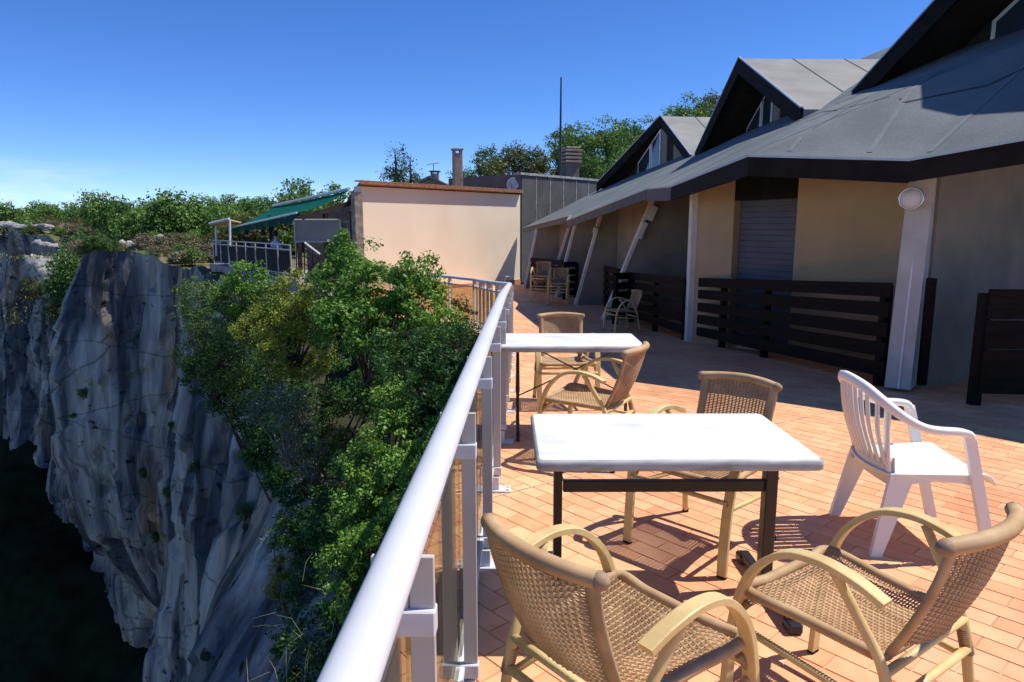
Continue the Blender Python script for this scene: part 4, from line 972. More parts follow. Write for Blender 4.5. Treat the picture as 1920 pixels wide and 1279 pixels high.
# ================================================================== FURNITURE
def smooth_path(P, n=6):
    P = [Vector(p) for p in P]; out = []
    for i in range(len(P) - 1):
        p0, p1, p2, p3 = P[max(i - 1, 0)], P[i], P[i + 1], P[min(i + 2, len(P) - 1)]
        for k in range(n):
            t = k / n
            out.append(0.5 * ((2 * p1) + (p2 - p0) * t + (2 * p0 - 5 * p1 + 4 * p2 - p3) * t * t + (3 * p1 - p0 - 3 * p2 + p3) * t ** 3))
    out.append(P[-1]); return out
def wrapped(m, path, r, pitch=0.008, flat=1.0, up=None, n=8):
    """tube bound with cane: ribbed radius along the length"""
    P = [Vector(p) for p in path]; L_ = [0]
    for a, b in zip(P[:-1], P[1:]): L_.append(L_[-1] + (b - a).length)
    tot = L_[-1]; k = max(4, int(tot / pitch) * 2); pts = []; rs = []
    for i in range(k + 1):
        s = tot * i / k; j = 0
        while j < len(L_) - 2 and L_[j + 1] < s: j += 1
        f = (s - L_[j]) / max(L_[j + 1] - L_[j], 1e-9); pts.append(P[j].lerp(P[j + 1], f)); rs.append(r * (1.0 if i % 2 else 0.86))
    prof = [(math.cos(2 * PI * q / n), flat * math.sin(2 * PI * q / n)) for q in range(n)]
    m.tube(pts, rs, prof=prof, up=up)
    return m
def seat_pt(x, y):                                        # x -1..1, y -1..1
    hw = 0.225 + 0.018 * y; sag = -0.022 * (1 - x * x) * (1 - 0.6 * y * y)
    return Vector((x * hw, y * 0.212 + 0.005, 0.425 + 0.012 * y + sag))
def back_pt(x, v):                                        # x -1..1, v 0..1
    hw = 0.178 + 0.016 * v; return Vector((x * hw, -0.215 - 0.135 * v - 0.018 * math.sin(PI * v) - 0.045 * (1 - x * x), 0.425 + 0.37 * v))
def weave(m, fn, u0, u1, nst, v0, v1, nrow, r, amp, seg=2, rs=0.003):
    """rows woven over and under stakes; fn(u, v) gives the surface"""
    eps = 1e-3
    def nrm(u, v):
        a = fn(min(u + eps, 1), v) - fn(u - eps, v); b = fn(u, v + eps) - fn(u, v - eps); c = a.cross(b); return c.normalized()
    for j in range(nrow):
        v = v0 + (v1 - v0) * (j + .5) / nrow; pts = []
        for i in range(nst * seg + 1):
            u = u0 + (u1 - u0) * i / (nst * seg); ph = math.cos(PI * i / seg) * (1 if j % 2 else -1)
            pts.append(fn(u, v) + nrm(u, v) * amp * ph)
        m.tube(pts, r, 4, False)
    for i in range(nst + 1):
        u = u0 + (u1 - u0) * i / nst
        m.tube([fn(u, v0 + (v1 - v0) * k / 8) for k in range(9)], rs, 4, False)
def rattan_chair():
    e = empty('rattan_armchair')
    m = MB(); weave(m, seat_pt, -.95, .95, 22, -.95, .95, 42, 0.0029, 0.0026); stuff(m.build('seat_weave', 'rattan', e))
    m = MB()
    per = [seat_pt(-1, -1), seat_pt(-1, 0), seat_pt(-1, 1), seat_pt(-.5, 1.03), seat_pt(0, 1.04), seat_pt(.5, 1.03), seat_pt(1, 1), seat_pt(1, 0), seat_pt(1, -1)]
    wrapped(m, smooth_path(per, 5), 0.019); wrapped(m, smooth_path([seat_pt(-1, -1), seat_pt(0, -1), seat_pt(1, -1)], 5), 0.015); m.build('seat_rim', 'rattan', e, True)
    m = MB(); weave(m, back_pt, -.93, .93, 18, .05, .97, 40, 0.0029, 0.0026, rs=0.0042); stuff(m.build('back_weave', 'rattan', e))
    m = MB(); wrapped(m, smooth_path([back_pt(-1.09, 1.0), back_pt(-.6, 1.02), back_pt(0, 1.03), back_pt(.6, 1.02), back_pt(1.09, 1.0)], 6), 0.024); b = m.build('top_roll', 'rattan', e, True)
    for sx in (-1, 1): MB().lathe(back_pt(sx * 1.09, 1.0), [(0, .026), (.017, .02), (.025, .0), (.02, -.012), (0, -.015)], 10, Vector((sx, .3, 0)).to_track_quat('Z', 'Y').to_matrix()).build('roll_knot', 'rattan_dark', b, True)
    for sx in (-1, 1):
        m = MB(); wrapped(m, smooth_path([back_pt(sx * .97, -.06), back_pt(sx * 1.0, .3), back_pt(sx, .7), back_pt(sx, 1.0)], 5), 0.026, 0.006, 0.5, up=(0, 1, 0)); m.build('side_binding', 'rattan', e, True)
    pr = [(-.023, -.009), (-.019, -.011), (.019, -.011), (.023, -.009), (.023, .009), (.019, .011), (-.019, .011), (-.023, .009)]
    for sx in (-1, 1):
        arc = smooth_path([(sx * .262, .262, 0.012), (sx * .262, .252, .2), (sx * .265, .232, .37), (sx * .268, .18, .52), (sx * .272, .075, .625), (sx * .275, -.04, .655), (sx * .272, -.15, .64), (sx * .265, -.235, .605)], 5)
        MB().tube(arc, 1, prof=pr, up=None) if False else None
        m = MB(); P = arc; vs = []; fs = []
        for i, p in enumerate(P):
            t = (P[min(i + 1, len(P) - 1)] - P[max(i - 1, 0)]).normalized(); a = Vector((1, 0, 0)); u = a.cross(t).normalized()
            for (px, py) in pr: vs.append(p + a * px + u * py)
        for i in range(len(P) - 1):
            for j in range(8): fs.append((i * 8 + j, i * 8 + (j + 1) % 8, (i + 1) * 8 + (j + 1) % 8, (i + 1) * 8 + j))
        fs += [tuple(range(8))[::-1], tuple((len(P) - 1) * 8 + j for j in range(8))]
        m.add(vs, fs); arm = m.build('arm', 'cane_frame', e, False)
        MB().bbox((sx * .262, .262, .006), (.044, .024, .012), .002).build('foot', 'foot_rubber', arm)
        m = MB().tube(smooth_path([(sx * .255, -.30, 0.008), (sx * .245, -.265, .2), (sx * .238, -.235, .385), (sx * .252, -.16, .52), (sx * .268, -.085, .64)], 4), [.0165] * 9 + [.0155] * 8, 10)
        lg = m.build('rear_leg', 'cane_frame', e, True)
        m = MB(); wrapped(m, [(sx * .243, -.255, .28), (sx * .238, -.236, .36)], .021, .006); m.build('binding', 'rattan_dark', lg, True)
        MB().lathe((sx * .255, -.30, 0), [(0.017, 0), (.018, .02), (.016, .022)], 10).build('foot', 'foot_rubber', lg, True)
        MB().tube([(sx * .258, .245, .315), (sx * .242, -.25, .27)], .0125, 8).build('side_stretcher', 'cane_frame', e, True)
        m = MB(); wrapped(m, [(sx * .258, .245, .34), (sx * .244, .2, .40)], .014, .006); m.build('binding', 'rattan_dark', arm, True)
        MB().tube([(sx * .26, .225, .405), (sx * .19, .2, .418)], .011, 6).build('seat_bracket', 'cane_frame', e)
    MB().tube([(-.245, -.255, .30), (.245, -.255, .30)], .0135, 8).build('rear_stretcher', 'cane_frame', e, True)
    MB().tube([(-.262, .245, .355), (.262, .245, .355)], .0125, 8).build('front_stretcher', 'cane_frame', e, True)
    MB().tube([(-.238, -.236, .392), (.238, -.236, .392)], .0135, 8).build('seat_bearer', 'cane_frame', e, True)
    return e
chair0 = rattan_chair(); used = [False]
def place(e, x, y, f, z=None, tilt=0.0):
    e.location = (x, y, floor_z(y) if z is None else z); e.rotation_euler = (tilt, 0, math.atan2(f[1], f[0]) - PI / 2)
G = 'rattan armchairs on the terrace'
for (x, y, f, lb, z) in [
    (0.335, 1.87, (.78, .63), 'rattan armchair in the foreground turned away, nearest the handrail', None),
    (1.085, 2.06, (-.57, .82), 'rattan armchair in the right foreground turned to the near table', None),
    (0.965, 3.36, (-.70, -.72), 'rattan armchair pushed in behind the near marble table', None),
    (0.53, 4.76, (-.87, .49), 'rattan armchair at the near right corner of the far table', None),
    (0.49, 6.3, (.06, -1), 'rattan armchair behind the far table, facing the camera', None),
    (2.22, 14.0, (-.93, -.30), 'lone rattan armchair standing in the shade of the hotel', None),
    (0.86, 20.2, (-.25, -1), 'bottom chair of the left stack of rattan chairs by the far fence', None),
    (0.86, 20.2, (-.25, -1), 'top chair of the left stack of rattan chairs by the far fence', .30),
    (1.30, 19.2, (-.25, -1), 'bottom chair of the right stack of rattan chairs by the far fence', None),
    (1.30, 19.2, (-.25, -1), 'top chair of the right stack of rattan chairs by the far fence', .16)]:
    c = chair0 if not used[0] else copy_tree(chair0); used[0] = True
    place(c, x, y, f, None if z is None else floor_z(y) + z); tag(c, lb, 'armchair', G)
# ------------------------------------------------------------------ tables
def table_top(e, sx, sy, zt, th=0.046):
    nx = 6; m = MB()
    prof = [(0.0, -th), (-.004, -th + .004) if False else (0.004, -th + .002), (0.008, -th * .8), (.009, -th * .5), (.008, -th * .25), (.004, -.006), (-.003, -.001), (-.008, 0.0)]
    m2 = MB()
    ring = []
    for (o, z) in prof:
        hx, hy, r = sx / 2 - .009 + o, sy / 2 - .009 + o, .022; pts = []
        for cx, cy, a0 in ((hx - r, hy - r, 0), (-hx + r, hy - r, 90), (-hx + r, -hy + r, 180), (hx - r, -hy + r, 270)):
            for k in range(6): t = math.radians(a0 + 18 * k); pts.append((cx + r * math.cos(t), cy + r * math.sin(t), zt + z))
        ring.append(pts)
    n = len(ring[0]); vs = [p for r_ in ring[:-1] for p in r_]
    fs = [(i * n + j, i * n + (j + 1) % n, (i + 1) * n + (j + 1) % n, (i + 1) * n + j) for i in range(len(ring) - 2) for j in range(n)]
    fs.append(tuple(range(n))[::-1])
    m2.add(vs, fs); m2.build('edge_band', 'marble_edge', e, True)
    vs = list(ring[-2]) + list(ring[-1]); fs = [(j, (j + 1) % n, n + (j + 1) % n, n + j) for j in range(n)] + [tuple(range(n, 2 * n))]
    m.add(vs, fs); m.build('tabletop', 'marble', e)
t1 = empty('cafe_table', (0.625, 2.79, 0), .008); tag(t1, 'near cafe table with white marble top and black pedestal frame', 'table', 'marble topped tables by the railing')
table_top(t1, 1.075, 0.665, 0.752)
for sx, wl in ((-.425, .036), (.50, .052)):
    lg = MB().bbox((sx, .09, .38), (wl, .06, .66), .004).build('leg', 'black_metal', t1)
    fb = MB().bbox((sx, .06, .045), (.042, .58, .035), .004).build('foot_bar', 'black_metal', t1)
    for sy in (-.23, .35): MB().bbox((sx, sy, .024), (.06, .075, .046), .008).build('foot_cap', 'black_plastic', fb)
    MB().bbox((sx, .06, .708), (.05, .46, .018), .003).build('top_bracket', 'black_metal', t1)
    MB().lathe((sx + wl / 2, .07, .53), [(.009, 0), (.009, .004), (0, .005)], 8, Matrix.Rotation(PI / 2, 3, 'Y')).build('bolt', 'steel', lg)
MB().bbox((.0375, .09, .492), (.88, .03, .052), .004).build('crossbar', 'black_metal', t1)
t2 = empty('cafe_table', (0.445, 5.27, 0), .0); tag(t2, 'far cafe table with white marble top on thin crossed rods', 'table', 'marble topped tables by the railing')
table_top(t2, 1.07, 0.64, 0.752)
for sx in (-.40, .46):
    m = MB().tube([(sx, .1, .03), (sx, .1, .12), (sx, .1, .30), (sx, .1, .32), (sx, .1, .71)], [.017, .013, .013, .017, .0105], 10); lg = m.build('leg', 'black_metal', t2, True)
    m = MB(); m.tube(smooth_path([(sx, -.2, .0), (sx, -.12, .06), (sx, .1, .1), (sx, .32, .06), (sx, .4, .0)], 4), .014, 8); m.build('foot', 'black_metal', lg, True)
    MB().bbox((sx, .06, .708), (.04, .44, .014), .003).build('top_bracket', 'black_metal', t2)
MB().tube([(-.40, .1, .28), (.46, .1, .69)], .0055, 6).build('brace_rod', 'black_metal', t2); MB().tube([(-.33, .1, .70), (.46, .1, .29)], .0055, 6).build('brace_rod', 'black_metal', t2)
# ------------------------------------------------------------------ white monobloc chair
def mono_chair():
    e = empty('plastic_armchair')
    # local: +y front, x across
    def back(x, v):                                        # shell of the back: x -1..1 (fraction of half width), v 0..1 up
        hw = 0.205 + 0.03 * math.sin(PI * min(v, .8)); return Vector((x * hw, -.20 - .13 * v - .03 * v * v - .045 * (1 - x * x), .43 + .41 * v))
    rim = [(.274, .105, .612), (.280, .085, .640), (.284, .04, .650), (.284, -.03, .653), (.280, -.10, .662), (.271, -.168, .69), (.252, -.235, .735), (.215, -.295, .785), (.15, -.335, .825), (.075, -.355, .842), (0, -.362, .847)]
    half = [Vector(p) for p in rim]; full = smooth_path([Vector((p.x, p.y, p.z)) for p in half] + [Vector((-p.x, p.y, p.z)) for p in half[-2::-1]], 5)
    def swept(path, wfun):
        m = MB(); vs = []; fs = []; k = 8
        for i, p in enumerate(path):
            t = (path[min(i + 1, len(path) - 1)] - path[max(i - 1, 0)]).normalized()
            out = Vector((p.x, p.y * .8 + .02, 0)); out = out - t * out.dot(t); out = out.normalized() if out.length > 1e-6 else Vector((1, 0, 0)); u = out.cross(t).normalized()
            if u.z < 0: u = -u
            w_, h_ = wfun(i / (len(path) - 1))
            for (a, b) in ((-1, -.4), (-.6, -1), (.6, -1), (1, -.4), (1, .5), (.6, 1), (-.6, 1), (-1, .5)): vs.append(p + out * a * w_ + u * b * h_)
        for i in range(len(path) - 1):
            for j in range(k): fs.append((i * k + j, i * k + (j + 1) % k, (i + 1) * k + (j + 1) % k, (i + 1) * k + j))
        fs += [tuple(range(k))[::-1], tuple((len(path) - 1) * k + j for j in range(k))]
        return m.add(vs, fs)
    swept(full, lambda s: (0.027 - .012 * math.exp(-((s - .5) / .16) ** 2), 0.017 + .008 * math.exp(-((s - .5) / .2) ** 2))).build('arm_rim', 'white_plastic', e, True)
    # slats of the back, each from the lower band to the rim
    def rimz(x):
        best = min(full, key=lambda p: abs(p.x - x) + (10 if p.z < .70 else 0)); return best
    for k in range(10):
        x = -0.198 + 0.044 * k; r = rimz(x); b = Vector((x * .92, -.235 - .03 * (1 - (x / .2) ** 2), .455)); mid = b.lerp(r, .5) + Vector((0, -.018, 0))
        P = smooth_path([b, mid, r], 6); m = MB(); vs = []; fs = []
        for i, p in enumerate(P):
            for (a, q) in ((-.0165, -.004), (.0165, -.004), (.0165, .005), (-.0165, .005)): vs.append(p + Vector((a, q, 0)))
        for i in range(len(P) - 1):
            for j in range(4): fs.append((i * 4 + j, i * 4 + (j + 1) % 4, (i + 1) * 4 + (j + 1) % 4, (i + 1) * 4 + j))
        m.add(vs, fs).build('slat', 'white_plastic', e, True)
    # side stiles joining rim and seat, lower band
    for sx in (-1, 1):
        P = smooth_path([(sx * .208, -.222, .42), (sx * .216, -.238, .52), (sx * .228, -.254, .64), (sx * .240, -.262, .745)], 5); m = MB(); vs = []; fs = []
        for i, p in enumerate(P):
            w_ = .024; d_ = Vector((-sx * .95, -.2, 0)).normalized()
            for (a, q) in ((-.25, -.005), (1.0, -.005), (1.0, .006), (-.25, .006)): vs.append(p + d_ * a * w_ * 1.2 + Vector((0, q, 0)))
        for i in range(len(P) - 1):
            for j in range(4): fs.append((i * 4 + j, i * 4 + (j + 1) % 4, (i + 1) * 4 + (j + 1) % 4, (i + 1) * 4 + j))
        m.add(vs, fs).build('back_stile', 'white_plastic', e, True)
    m = MB(); vs = []; fs = []; k = 14
    for i in range(k + 1):
        x = -.218 + .436 * i / k; y = -.20 - .05 * (1 - (x / .218) ** 2)
        vs += [(x, y - .005, .345 + .02 * (1 - (x / .218) ** 2)), (x, y + .008, .345 + .02 * (1 - (x / .218) ** 2)), (x, y - .006, .495), (x, y - .018, .495)]
    for i in range(k):
        for j in range(4): fs.append((i * 4 + j, i * 4 + (j + 1) % 4, (i + 1) * 4 + (j + 1) % 4, (i + 1) * 4 + j))
    m.add(vs, fs).build('back_band', 'white_plastic', e, True)
    # seat with rolled front lip
    nu, nv = 14, 16; vs = []; fs = []
    for layer, dz in ((0, 0), (1, -.012)):
        for i in range(nu + 1):
            for j in range(nv + 1):
                a = -1 + 2 * i / nu; t = j / nv; hw = .222 + .035 * min(t * 1.1, 1); y = -.225 + .495 * t
                z = .415 + .02 * t - .018 * (1 - a * a) * math.sin(PI * min(t, 1)) + dz
                if t > .86: q = (t - .86) / .14; z -= .05 * q * q; y -= .012 * q * q
                if abs(a) > .9: z += .004
                vs.append((a * hw, y - .045 * (1 - a * a) * (1 - t) * 1, z))
    N = (nu + 1) * (nv + 1)
    for i in range(nu):
        for j in range(nv):
            q = i * (nv + 1) + j; fs.append((q, q + nv + 1, q + nv + 2, q + 1)); fs.append((N + q, N + q + 1, N + q + nv + 2, N + q + nv + 1))
    for i in range(nu): q = i * (nv + 1) + nv; fs.append((q, q + nv + 1, N + q + nv + 1, N + q)); q = i * (nv + 1); fs.append((q, N + q, N + q + nv + 1, q + nv + 1))
    for j in range(nv): q = j; fs.append((q, q + 1, N + q + 1, N + q)); q = nu * (nv + 1) + j; fs.append((q, N + q, N + q + 1, q + 1))
    MB().add(vs, fs).build('seat', 'white_plastic', e, True)
    for sx in (-1, 1):                                     # side aprons
        m = MB().slab([(sx * .222, -.2, .418), (sx * .250, .15, .43), (sx * .256, .15, .375), (sx * .240, .1, .385), (sx * .226, -.02, .385), (sx * .222, -.2, .36)], (sx * .012, 0, 0)); m.build('apron', 'white_plastic', e)
        # rear leg: angled tapering channel, splayed back and out
        def leg(top, bot, wt_, wb_, dt, db, name):
            vs = []
            for (c, w2, d2) in ((Vector(top), wt_, dt), (Vector(top).lerp(Vector(bot), .3), wt_ * .72 + wb_ * .28, dt * .7 + db * .3), (Vector(bot), wb_, db)):
                yo = w2
                vs += [c + Vector((sx * d2, -yo / 2, 0)), c + Vector((sx * d2, yo / 2, 0)), c + Vector((-sx * d2 * .4, yo / 2, 0)), c + Vector((sx * (d2 - .012), yo / 2 - .014, 0)) * 1 if False else c + Vector((-sx * d2 * .4, -yo / 2, 0))]
            fs = []
            for i in range(2):
                for j in range(4): fs.append((i * 4 + j, i * 4 + (j + 1) % 4, (i + 1) * 4 + (j + 1) % 4, (i + 1) * 4 + j))
            fs += [(0, 3, 2, 1), (8, 9, 10, 11)]
            return MB().add(vs, fs).build(name, 'white_plastic', e)
        leg((sx * .215, -.165, .415), (sx * .245, -.275, 0.0), .115, .052, .016, .022, 'rear_leg')
        leg((sx * .274, .092, .635), (sx * .262, .262, 0.0), .052, .05, .018, .024, 'front_leg')
    return e
mc = mono_chair(); mc.location = (2.08, 3.44, 0); mc.rotation_euler = (0, 0, math.atan2(-.06, 1) - PI / 2)
tag(mc, 'white moulded plastic armchair with a slatted back standing in the sun', 'armchair')

# ================================================================== VEGETATION
def leaves_from(points, normals, size, aspect, jitter=0.9):
    n = len(points)
    d = RNG.normal(size=(n, 3)); d /= np.linalg.norm(d, axis=1)[:, None]
    nn = normals + RNG.normal(size=(n, 3)) * jitter; nn /= np.linalg.norm(nn, axis=1)[:, None] + 1e-9
    a = np.cross(nn, d); a /= np.linalg.norm(a, axis=1)[:, None] + 1e-9; b = np.cross(nn, a)
    s = (size * RNG.uniform(.45, 1.4, n))[:, None]; w_ = s * aspect
    V = np.stack([points - a * s * .5, points + b * w_ * .5 - a * s * .05 + nn * s * .06, points + a * s * .5, points - b * w_ * .5 - a * s * .05 + nn * s * .06], 1)
    return V
def foliage(lobes, nclump, per, csize, lsize, aspect, shell=0.75, up=0.35, droop=0.0):
    """lobes: (centre, radii); clumps spread through the lobes, leaves through the clumps"""
    vol = np.array([r[0] * r[1] * r[2] for _, r in lobes]) ** (2 / 3); vol /= vol.sum(); P = []; N = []; C = []
    for (c, r), f in zip(lobes, vol):
        n = max(3, int(nclump * f)); d = RNG.normal(size=(n, 3)); d /= np.linalg.norm(d, axis=1)[:, None]
        rad = RNG.uniform(shell ** 3, 1.08, n) ** (1 / 3); cc = np.array(c) + d * np.array(r) * rad[:, None]
        rr = csize * RNG.uniform(.55, 1.35, n); C.append((cc, d))
        q = RNG.normal(size=(n, per, 3)); q /= np.linalg.norm(q, axis=2)[..., None]
        rd = RNG.uniform(0, 1, (n, per, 1)) ** .45
        pts = cc[:, None, :] + q * rd * rr[:, None, None] * np.array([1, 1, .72])
        nr = q * .6 + d[:, None, :] * .5 + np.array([0, 0, up])
        P.append(pts.reshape(-1, 3)); N.append(nr.reshape(-1, 3))
    P = np.concatenate(P); N = np.concatenate(N)
    return leaves_from(P, N, lsize, aspect), C
def twigs(m, base, C, k, r0):
    allc = np.concatenate([c for c, _ in C]); idx = RNG.choice(len(allc), min(k, len(allc)), replace=False)
    base = Vector(base)
    for i in idx:
        t = Vector(allc[i]); mid = base.lerp(t, .5) + Vector((random.uniform(-.1, .1), random.uniform(-.1, .1), .12)) * (t - base).length * .6
        m.tube(smooth_path([base + Vector((random.uniform(-.05, .05), random.uniform(-.05, .05), 0)), mid, t], 3), [r0, r0 * .85, r0 * .7, r0 * .5, r0 * .38, r0 * .25, r0 * .15], 5, False)
def shrub(name, base, lobes, nclump, per, csize, lsize, aspect, mt, label, bark='bark', ntw=10, r0=.03, shell=.7, cat='shrub', group=None):
    base = Vector(base); e = empty(name, base)
    L2 = [((Vector(c) - base), r) for c, r in lobes]
    V, C = foliage([(tuple(c), r) for c, r in L2], nclump, per, csize, lsize, aspect, shell)
    link('foliage', quads_mesh('foliage', V), mt, e)
    m = MB(); twigs(m, (0, 0, 0), C, ntw, r0); m.build('stems', bark, e)
    tag(e, label, cat, group); return e
def lob(px, py, Y, rx, rz, ry=None):
    """lobe centred where the photograph shows it, at distance Y; radii in metres"""
    return (at(px, py, Y), (rx, ry if ry else (rx + rz) / 2, rz))
def b(px, py, Y): return at(px, py, Y)
SG = 'shrubs on the cliff edge below the railing'
shrub('maple_shrub', b(690, 720, 12.2), [lob(660, 478, 12.6, .42, .42), lob(640, 530, 12.4, .55, .45), lob(700, 545, 11.8, .6, .45), lob(775, 520, 11.4, .42, .40), lob(790, 570, 11.2, .5, .45), lob(730, 610, 11.2, .75, .5), lob(650, 610, 11.6, .6, .5), lob(820, 610, 10.8, .35, .35)],
      400, 70, .17, .062, .62, 'leaf_bright', 'bright green maple shrub rising in front of the beige wall', ntw=26, group=SG)
shrub('box_shrub', b(555, 700, 13), [lob(555, 545, 13.2, .42, .38), lob(530, 600, 13.0, .65, .5), lob(590, 590, 12.6, .5, .45), lob(480, 620, 13.2, .45, .35), lob(560, 660, 12.6, .7, .5)],
      380, 60, .15, .05, .5, 'leaf_yellow', 'yellow green shrub left of the maple shrub, thin upright shoots', ntw=26, group=SG)
shrub('leafy_shrub', b(460, 640, 15), [lob(462, 520, 15, .42, .36), lob(440, 560, 15, .45, .40), lob(495, 560, 14.6, .35, .4)], 120, 60, .16, .06, .6, 'leaf_bright', 'light green leafy shrub under the restaurant railing', ntw=14, group=SG)
shrub('juniper_shrub', b(400, 760, 15.6), [lob(395, 590, 16, .65, .75), lob(375, 660, 15.8, .5, .7), lob(430, 670, 15.2, .65, .75), lob(440, 620, 15.2, .6, .6), lob(365, 560, 16.4, .4, .5), lob(480, 730, 14.8, .55, .6)],
      420, 70, .20, .055, .35, 'leaf_juniper', 'dark juniper shrub on the cliff lip at the left of the greenery', ntw=24, group=SG)
shrub('glossy_shrub', b(840, 830, 9.0), [lob(830, 660, 9.4, .5, .4), lob(865, 640, 9.2, .25, .3), lob(800, 730, 9.0, .55, .5), lob(850, 720, 8.7, .35, .4), lob(820, 800, 8.6, .45, .45), lob(760, 670, 9.6, .5, .4)],
      280, 70, .13, .045, .55, 'leaf_dark', 'dark glossy shrub just outside the railing', ntw=24, group=SG)
shrub('light_shrub', b(720, 1010, 8.2), [lob(735, 760, 8.8, .25, .35), lob(740, 830, 8.4, .36, .40), lob(700, 880, 8.3, .40, .35), lob(760, 900, 8.0, .36, .4), lob(665, 960, 8.0, .35, .3), lob(720, 960, 7.8, .42, .35)],
      250, 70, .12, .045, .6, 'leaf_bright', 'light green shrub in the gap between glossy shrub and cliff', ntw=24, group=SG)
shrub('low_shrub', b(690, 1180, 6.8), [lob(760, 980, 7.2, .35, .35), lob(700, 1030, 7.0, .35, .3), lob(640, 1060, 7.0, .28, .22), lob(800, 900, 7.4, .25, .4), lob(660, 1120, 6.6, .3, .25)],
      210, 60, .11, .040, .6, 'leaf_bright', 'low green shrub nearest the camera below the handrail', ntw=18, group=SG)
shrub('silver_shrub', b(545, 880, 12), [lob(530, 750, 12.2, .5, .28), lob(560, 790, 12, .45, .3), lob(500, 770, 12.2, .35, .2)], 90, 60, .17, .05, .3, 'leaf_grey', 'silvery feathery shrub in the dark middle of the greenery', 'bark_pale', 24, .02, group=SG)
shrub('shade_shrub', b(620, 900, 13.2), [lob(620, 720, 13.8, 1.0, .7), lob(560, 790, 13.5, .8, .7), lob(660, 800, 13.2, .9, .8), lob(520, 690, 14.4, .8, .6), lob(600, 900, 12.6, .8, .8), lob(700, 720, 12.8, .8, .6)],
      300, 70, .22, .07, .55, 'leaf_dark', 'dark shaded shrub filling the hollow behind the other bushes', ntw=26, shell=.5, group=SG)
shrub('cypress_shrub', b(535, 1180, 9.4), [lob(530, 1065, 9.4, .2, .18), lob(525, 1100, 9.4, .18, .2), lob(545, 1140, 9.3, .15, .22)], 70, 60, .085, .035, .35, 'leaf_yellow', 'small bright yellow green bush alone against the cliff', ntw=12, r0=.015, group=SG)
shrub('sprig_shrub', b(850, 640, 11.6), [lob(865, 580, 11.8, .22, .22), lob(845, 600, 11.6, .2, .15)], 30, 26, .10, .05, .6, 'leaf_olive', 'thin sprig of leaves in front of the far glass railing', ntw=14, r0=.012, group=SG)
shrub('hanging_shrub', b(640, 900, 11), [lob(640, 830, 11, .15, .35), lob(600, 850, 11.2, .3, .2), lob(585, 900, 11, .3, .25)], 50, 40, .13, .05, .5, 'leaf_olive', 'thin olive shrub hanging in the dark hollow above the cliff', ntw=14, r0=.015, group=SG)
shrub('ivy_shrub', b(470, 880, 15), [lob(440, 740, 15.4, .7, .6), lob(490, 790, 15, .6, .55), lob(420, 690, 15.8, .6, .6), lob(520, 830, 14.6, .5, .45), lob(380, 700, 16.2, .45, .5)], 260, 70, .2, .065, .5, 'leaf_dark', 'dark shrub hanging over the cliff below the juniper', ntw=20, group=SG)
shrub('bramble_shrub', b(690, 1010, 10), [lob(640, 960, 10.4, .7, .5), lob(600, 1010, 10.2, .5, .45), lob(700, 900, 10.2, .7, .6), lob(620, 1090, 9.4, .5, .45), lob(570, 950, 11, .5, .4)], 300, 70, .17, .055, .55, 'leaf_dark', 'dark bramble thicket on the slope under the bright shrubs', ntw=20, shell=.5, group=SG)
shrub('slope_shrub', b(660, 1300, 6.4), [lob(620, 1190, 6.8, .45, .3), lob(660, 1250, 6.2, .4, .3), lob(600, 1270, 6.6, .35, .25)], 150, 60, .12, .045, .5, 'leaf_dark', 'dark low shrub at the bottom edge beside the handrail', ntw=16, group=SG)
shrub('feather_shrub', b(590, 930, 11.6), [lob(575, 830, 11.8, .4, .25), lob(600, 870, 11.4, .35, .3), lob(550, 860, 11.8, .3, .2)], 70, 50, .16, .045, .3, 'leaf_grey', 'grey green feathery shrub lower in the dark hollow', 'bark_pale', 24, .02, group=SG)
shrub('sunny_shrub', b(830, 960, 7.6), [lob(820, 860, 7.8, .28, .4), lob(790, 960, 7.3, .3, .35), lob(850, 780, 8.2, .22, .35)], 170, 60, .11, .042, .6, 'leaf_bright', 'sunlit green shrub pressed against the railing posts', ntw=16, group=SG)
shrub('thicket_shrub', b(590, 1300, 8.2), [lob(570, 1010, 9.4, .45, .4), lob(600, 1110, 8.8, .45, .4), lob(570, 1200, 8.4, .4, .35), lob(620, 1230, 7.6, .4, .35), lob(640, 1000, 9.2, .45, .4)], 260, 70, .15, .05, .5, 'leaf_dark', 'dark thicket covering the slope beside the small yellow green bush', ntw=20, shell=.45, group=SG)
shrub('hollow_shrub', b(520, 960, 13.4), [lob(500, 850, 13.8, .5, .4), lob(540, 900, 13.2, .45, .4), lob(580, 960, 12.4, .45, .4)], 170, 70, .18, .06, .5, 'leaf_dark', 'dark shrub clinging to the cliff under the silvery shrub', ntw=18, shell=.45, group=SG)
# dry grass blades hanging over the lip
def grass_blades(P, h, wdt, lean):
    n = len(P); az = RNG.uniform(0, 2 * PI, n); d = np.stack([np.cos(az), np.sin(az), np.zeros(n)], 1); l_ = RNG.uniform(.4, 1.2, n)[:, None] * h
    mid = P + d * l_ * lean * .4 + np.array([0, 0, 1]) * l_ * .75; tip = P + d * l_ * lean * 1.2 + np.array([0, 0, 1]) * l_ * .9
    s = np.stack([-d[:, 1], d[:, 0], np.zeros(n)], 1) * wdt
    return np.concatenate([np.stack([P - s, P + s, mid + s * .8, mid - s * .8], 1), np.stack([mid - s * .8, mid + s * .8, tip + s * .15, tip - s * .15], 1)])
gp0 = []
for (px, py, Y, n, sp_) in ((610, 1180, 6.2, 26, .25), (570, 1270, 6.0, 22, .2), (640, 1090, 7.2, 14, .2), (560, 1190, 7.5, 12, .2)):
    c = at(px, py, Y); gp0.append(np.array(c) + RNG.normal(size=(n, 3)) * np.array([sp_, sp_, sp_ * .5]) + np.array([0, 0, -.1]))
stuff(link('dry_grass', quads_mesh('dry_grass', grass_blades(np.concatenate(gp0), .24, .0022, 1.1)), 'grass_dry'), 'pale dry grass blades arching over the cliff lip')

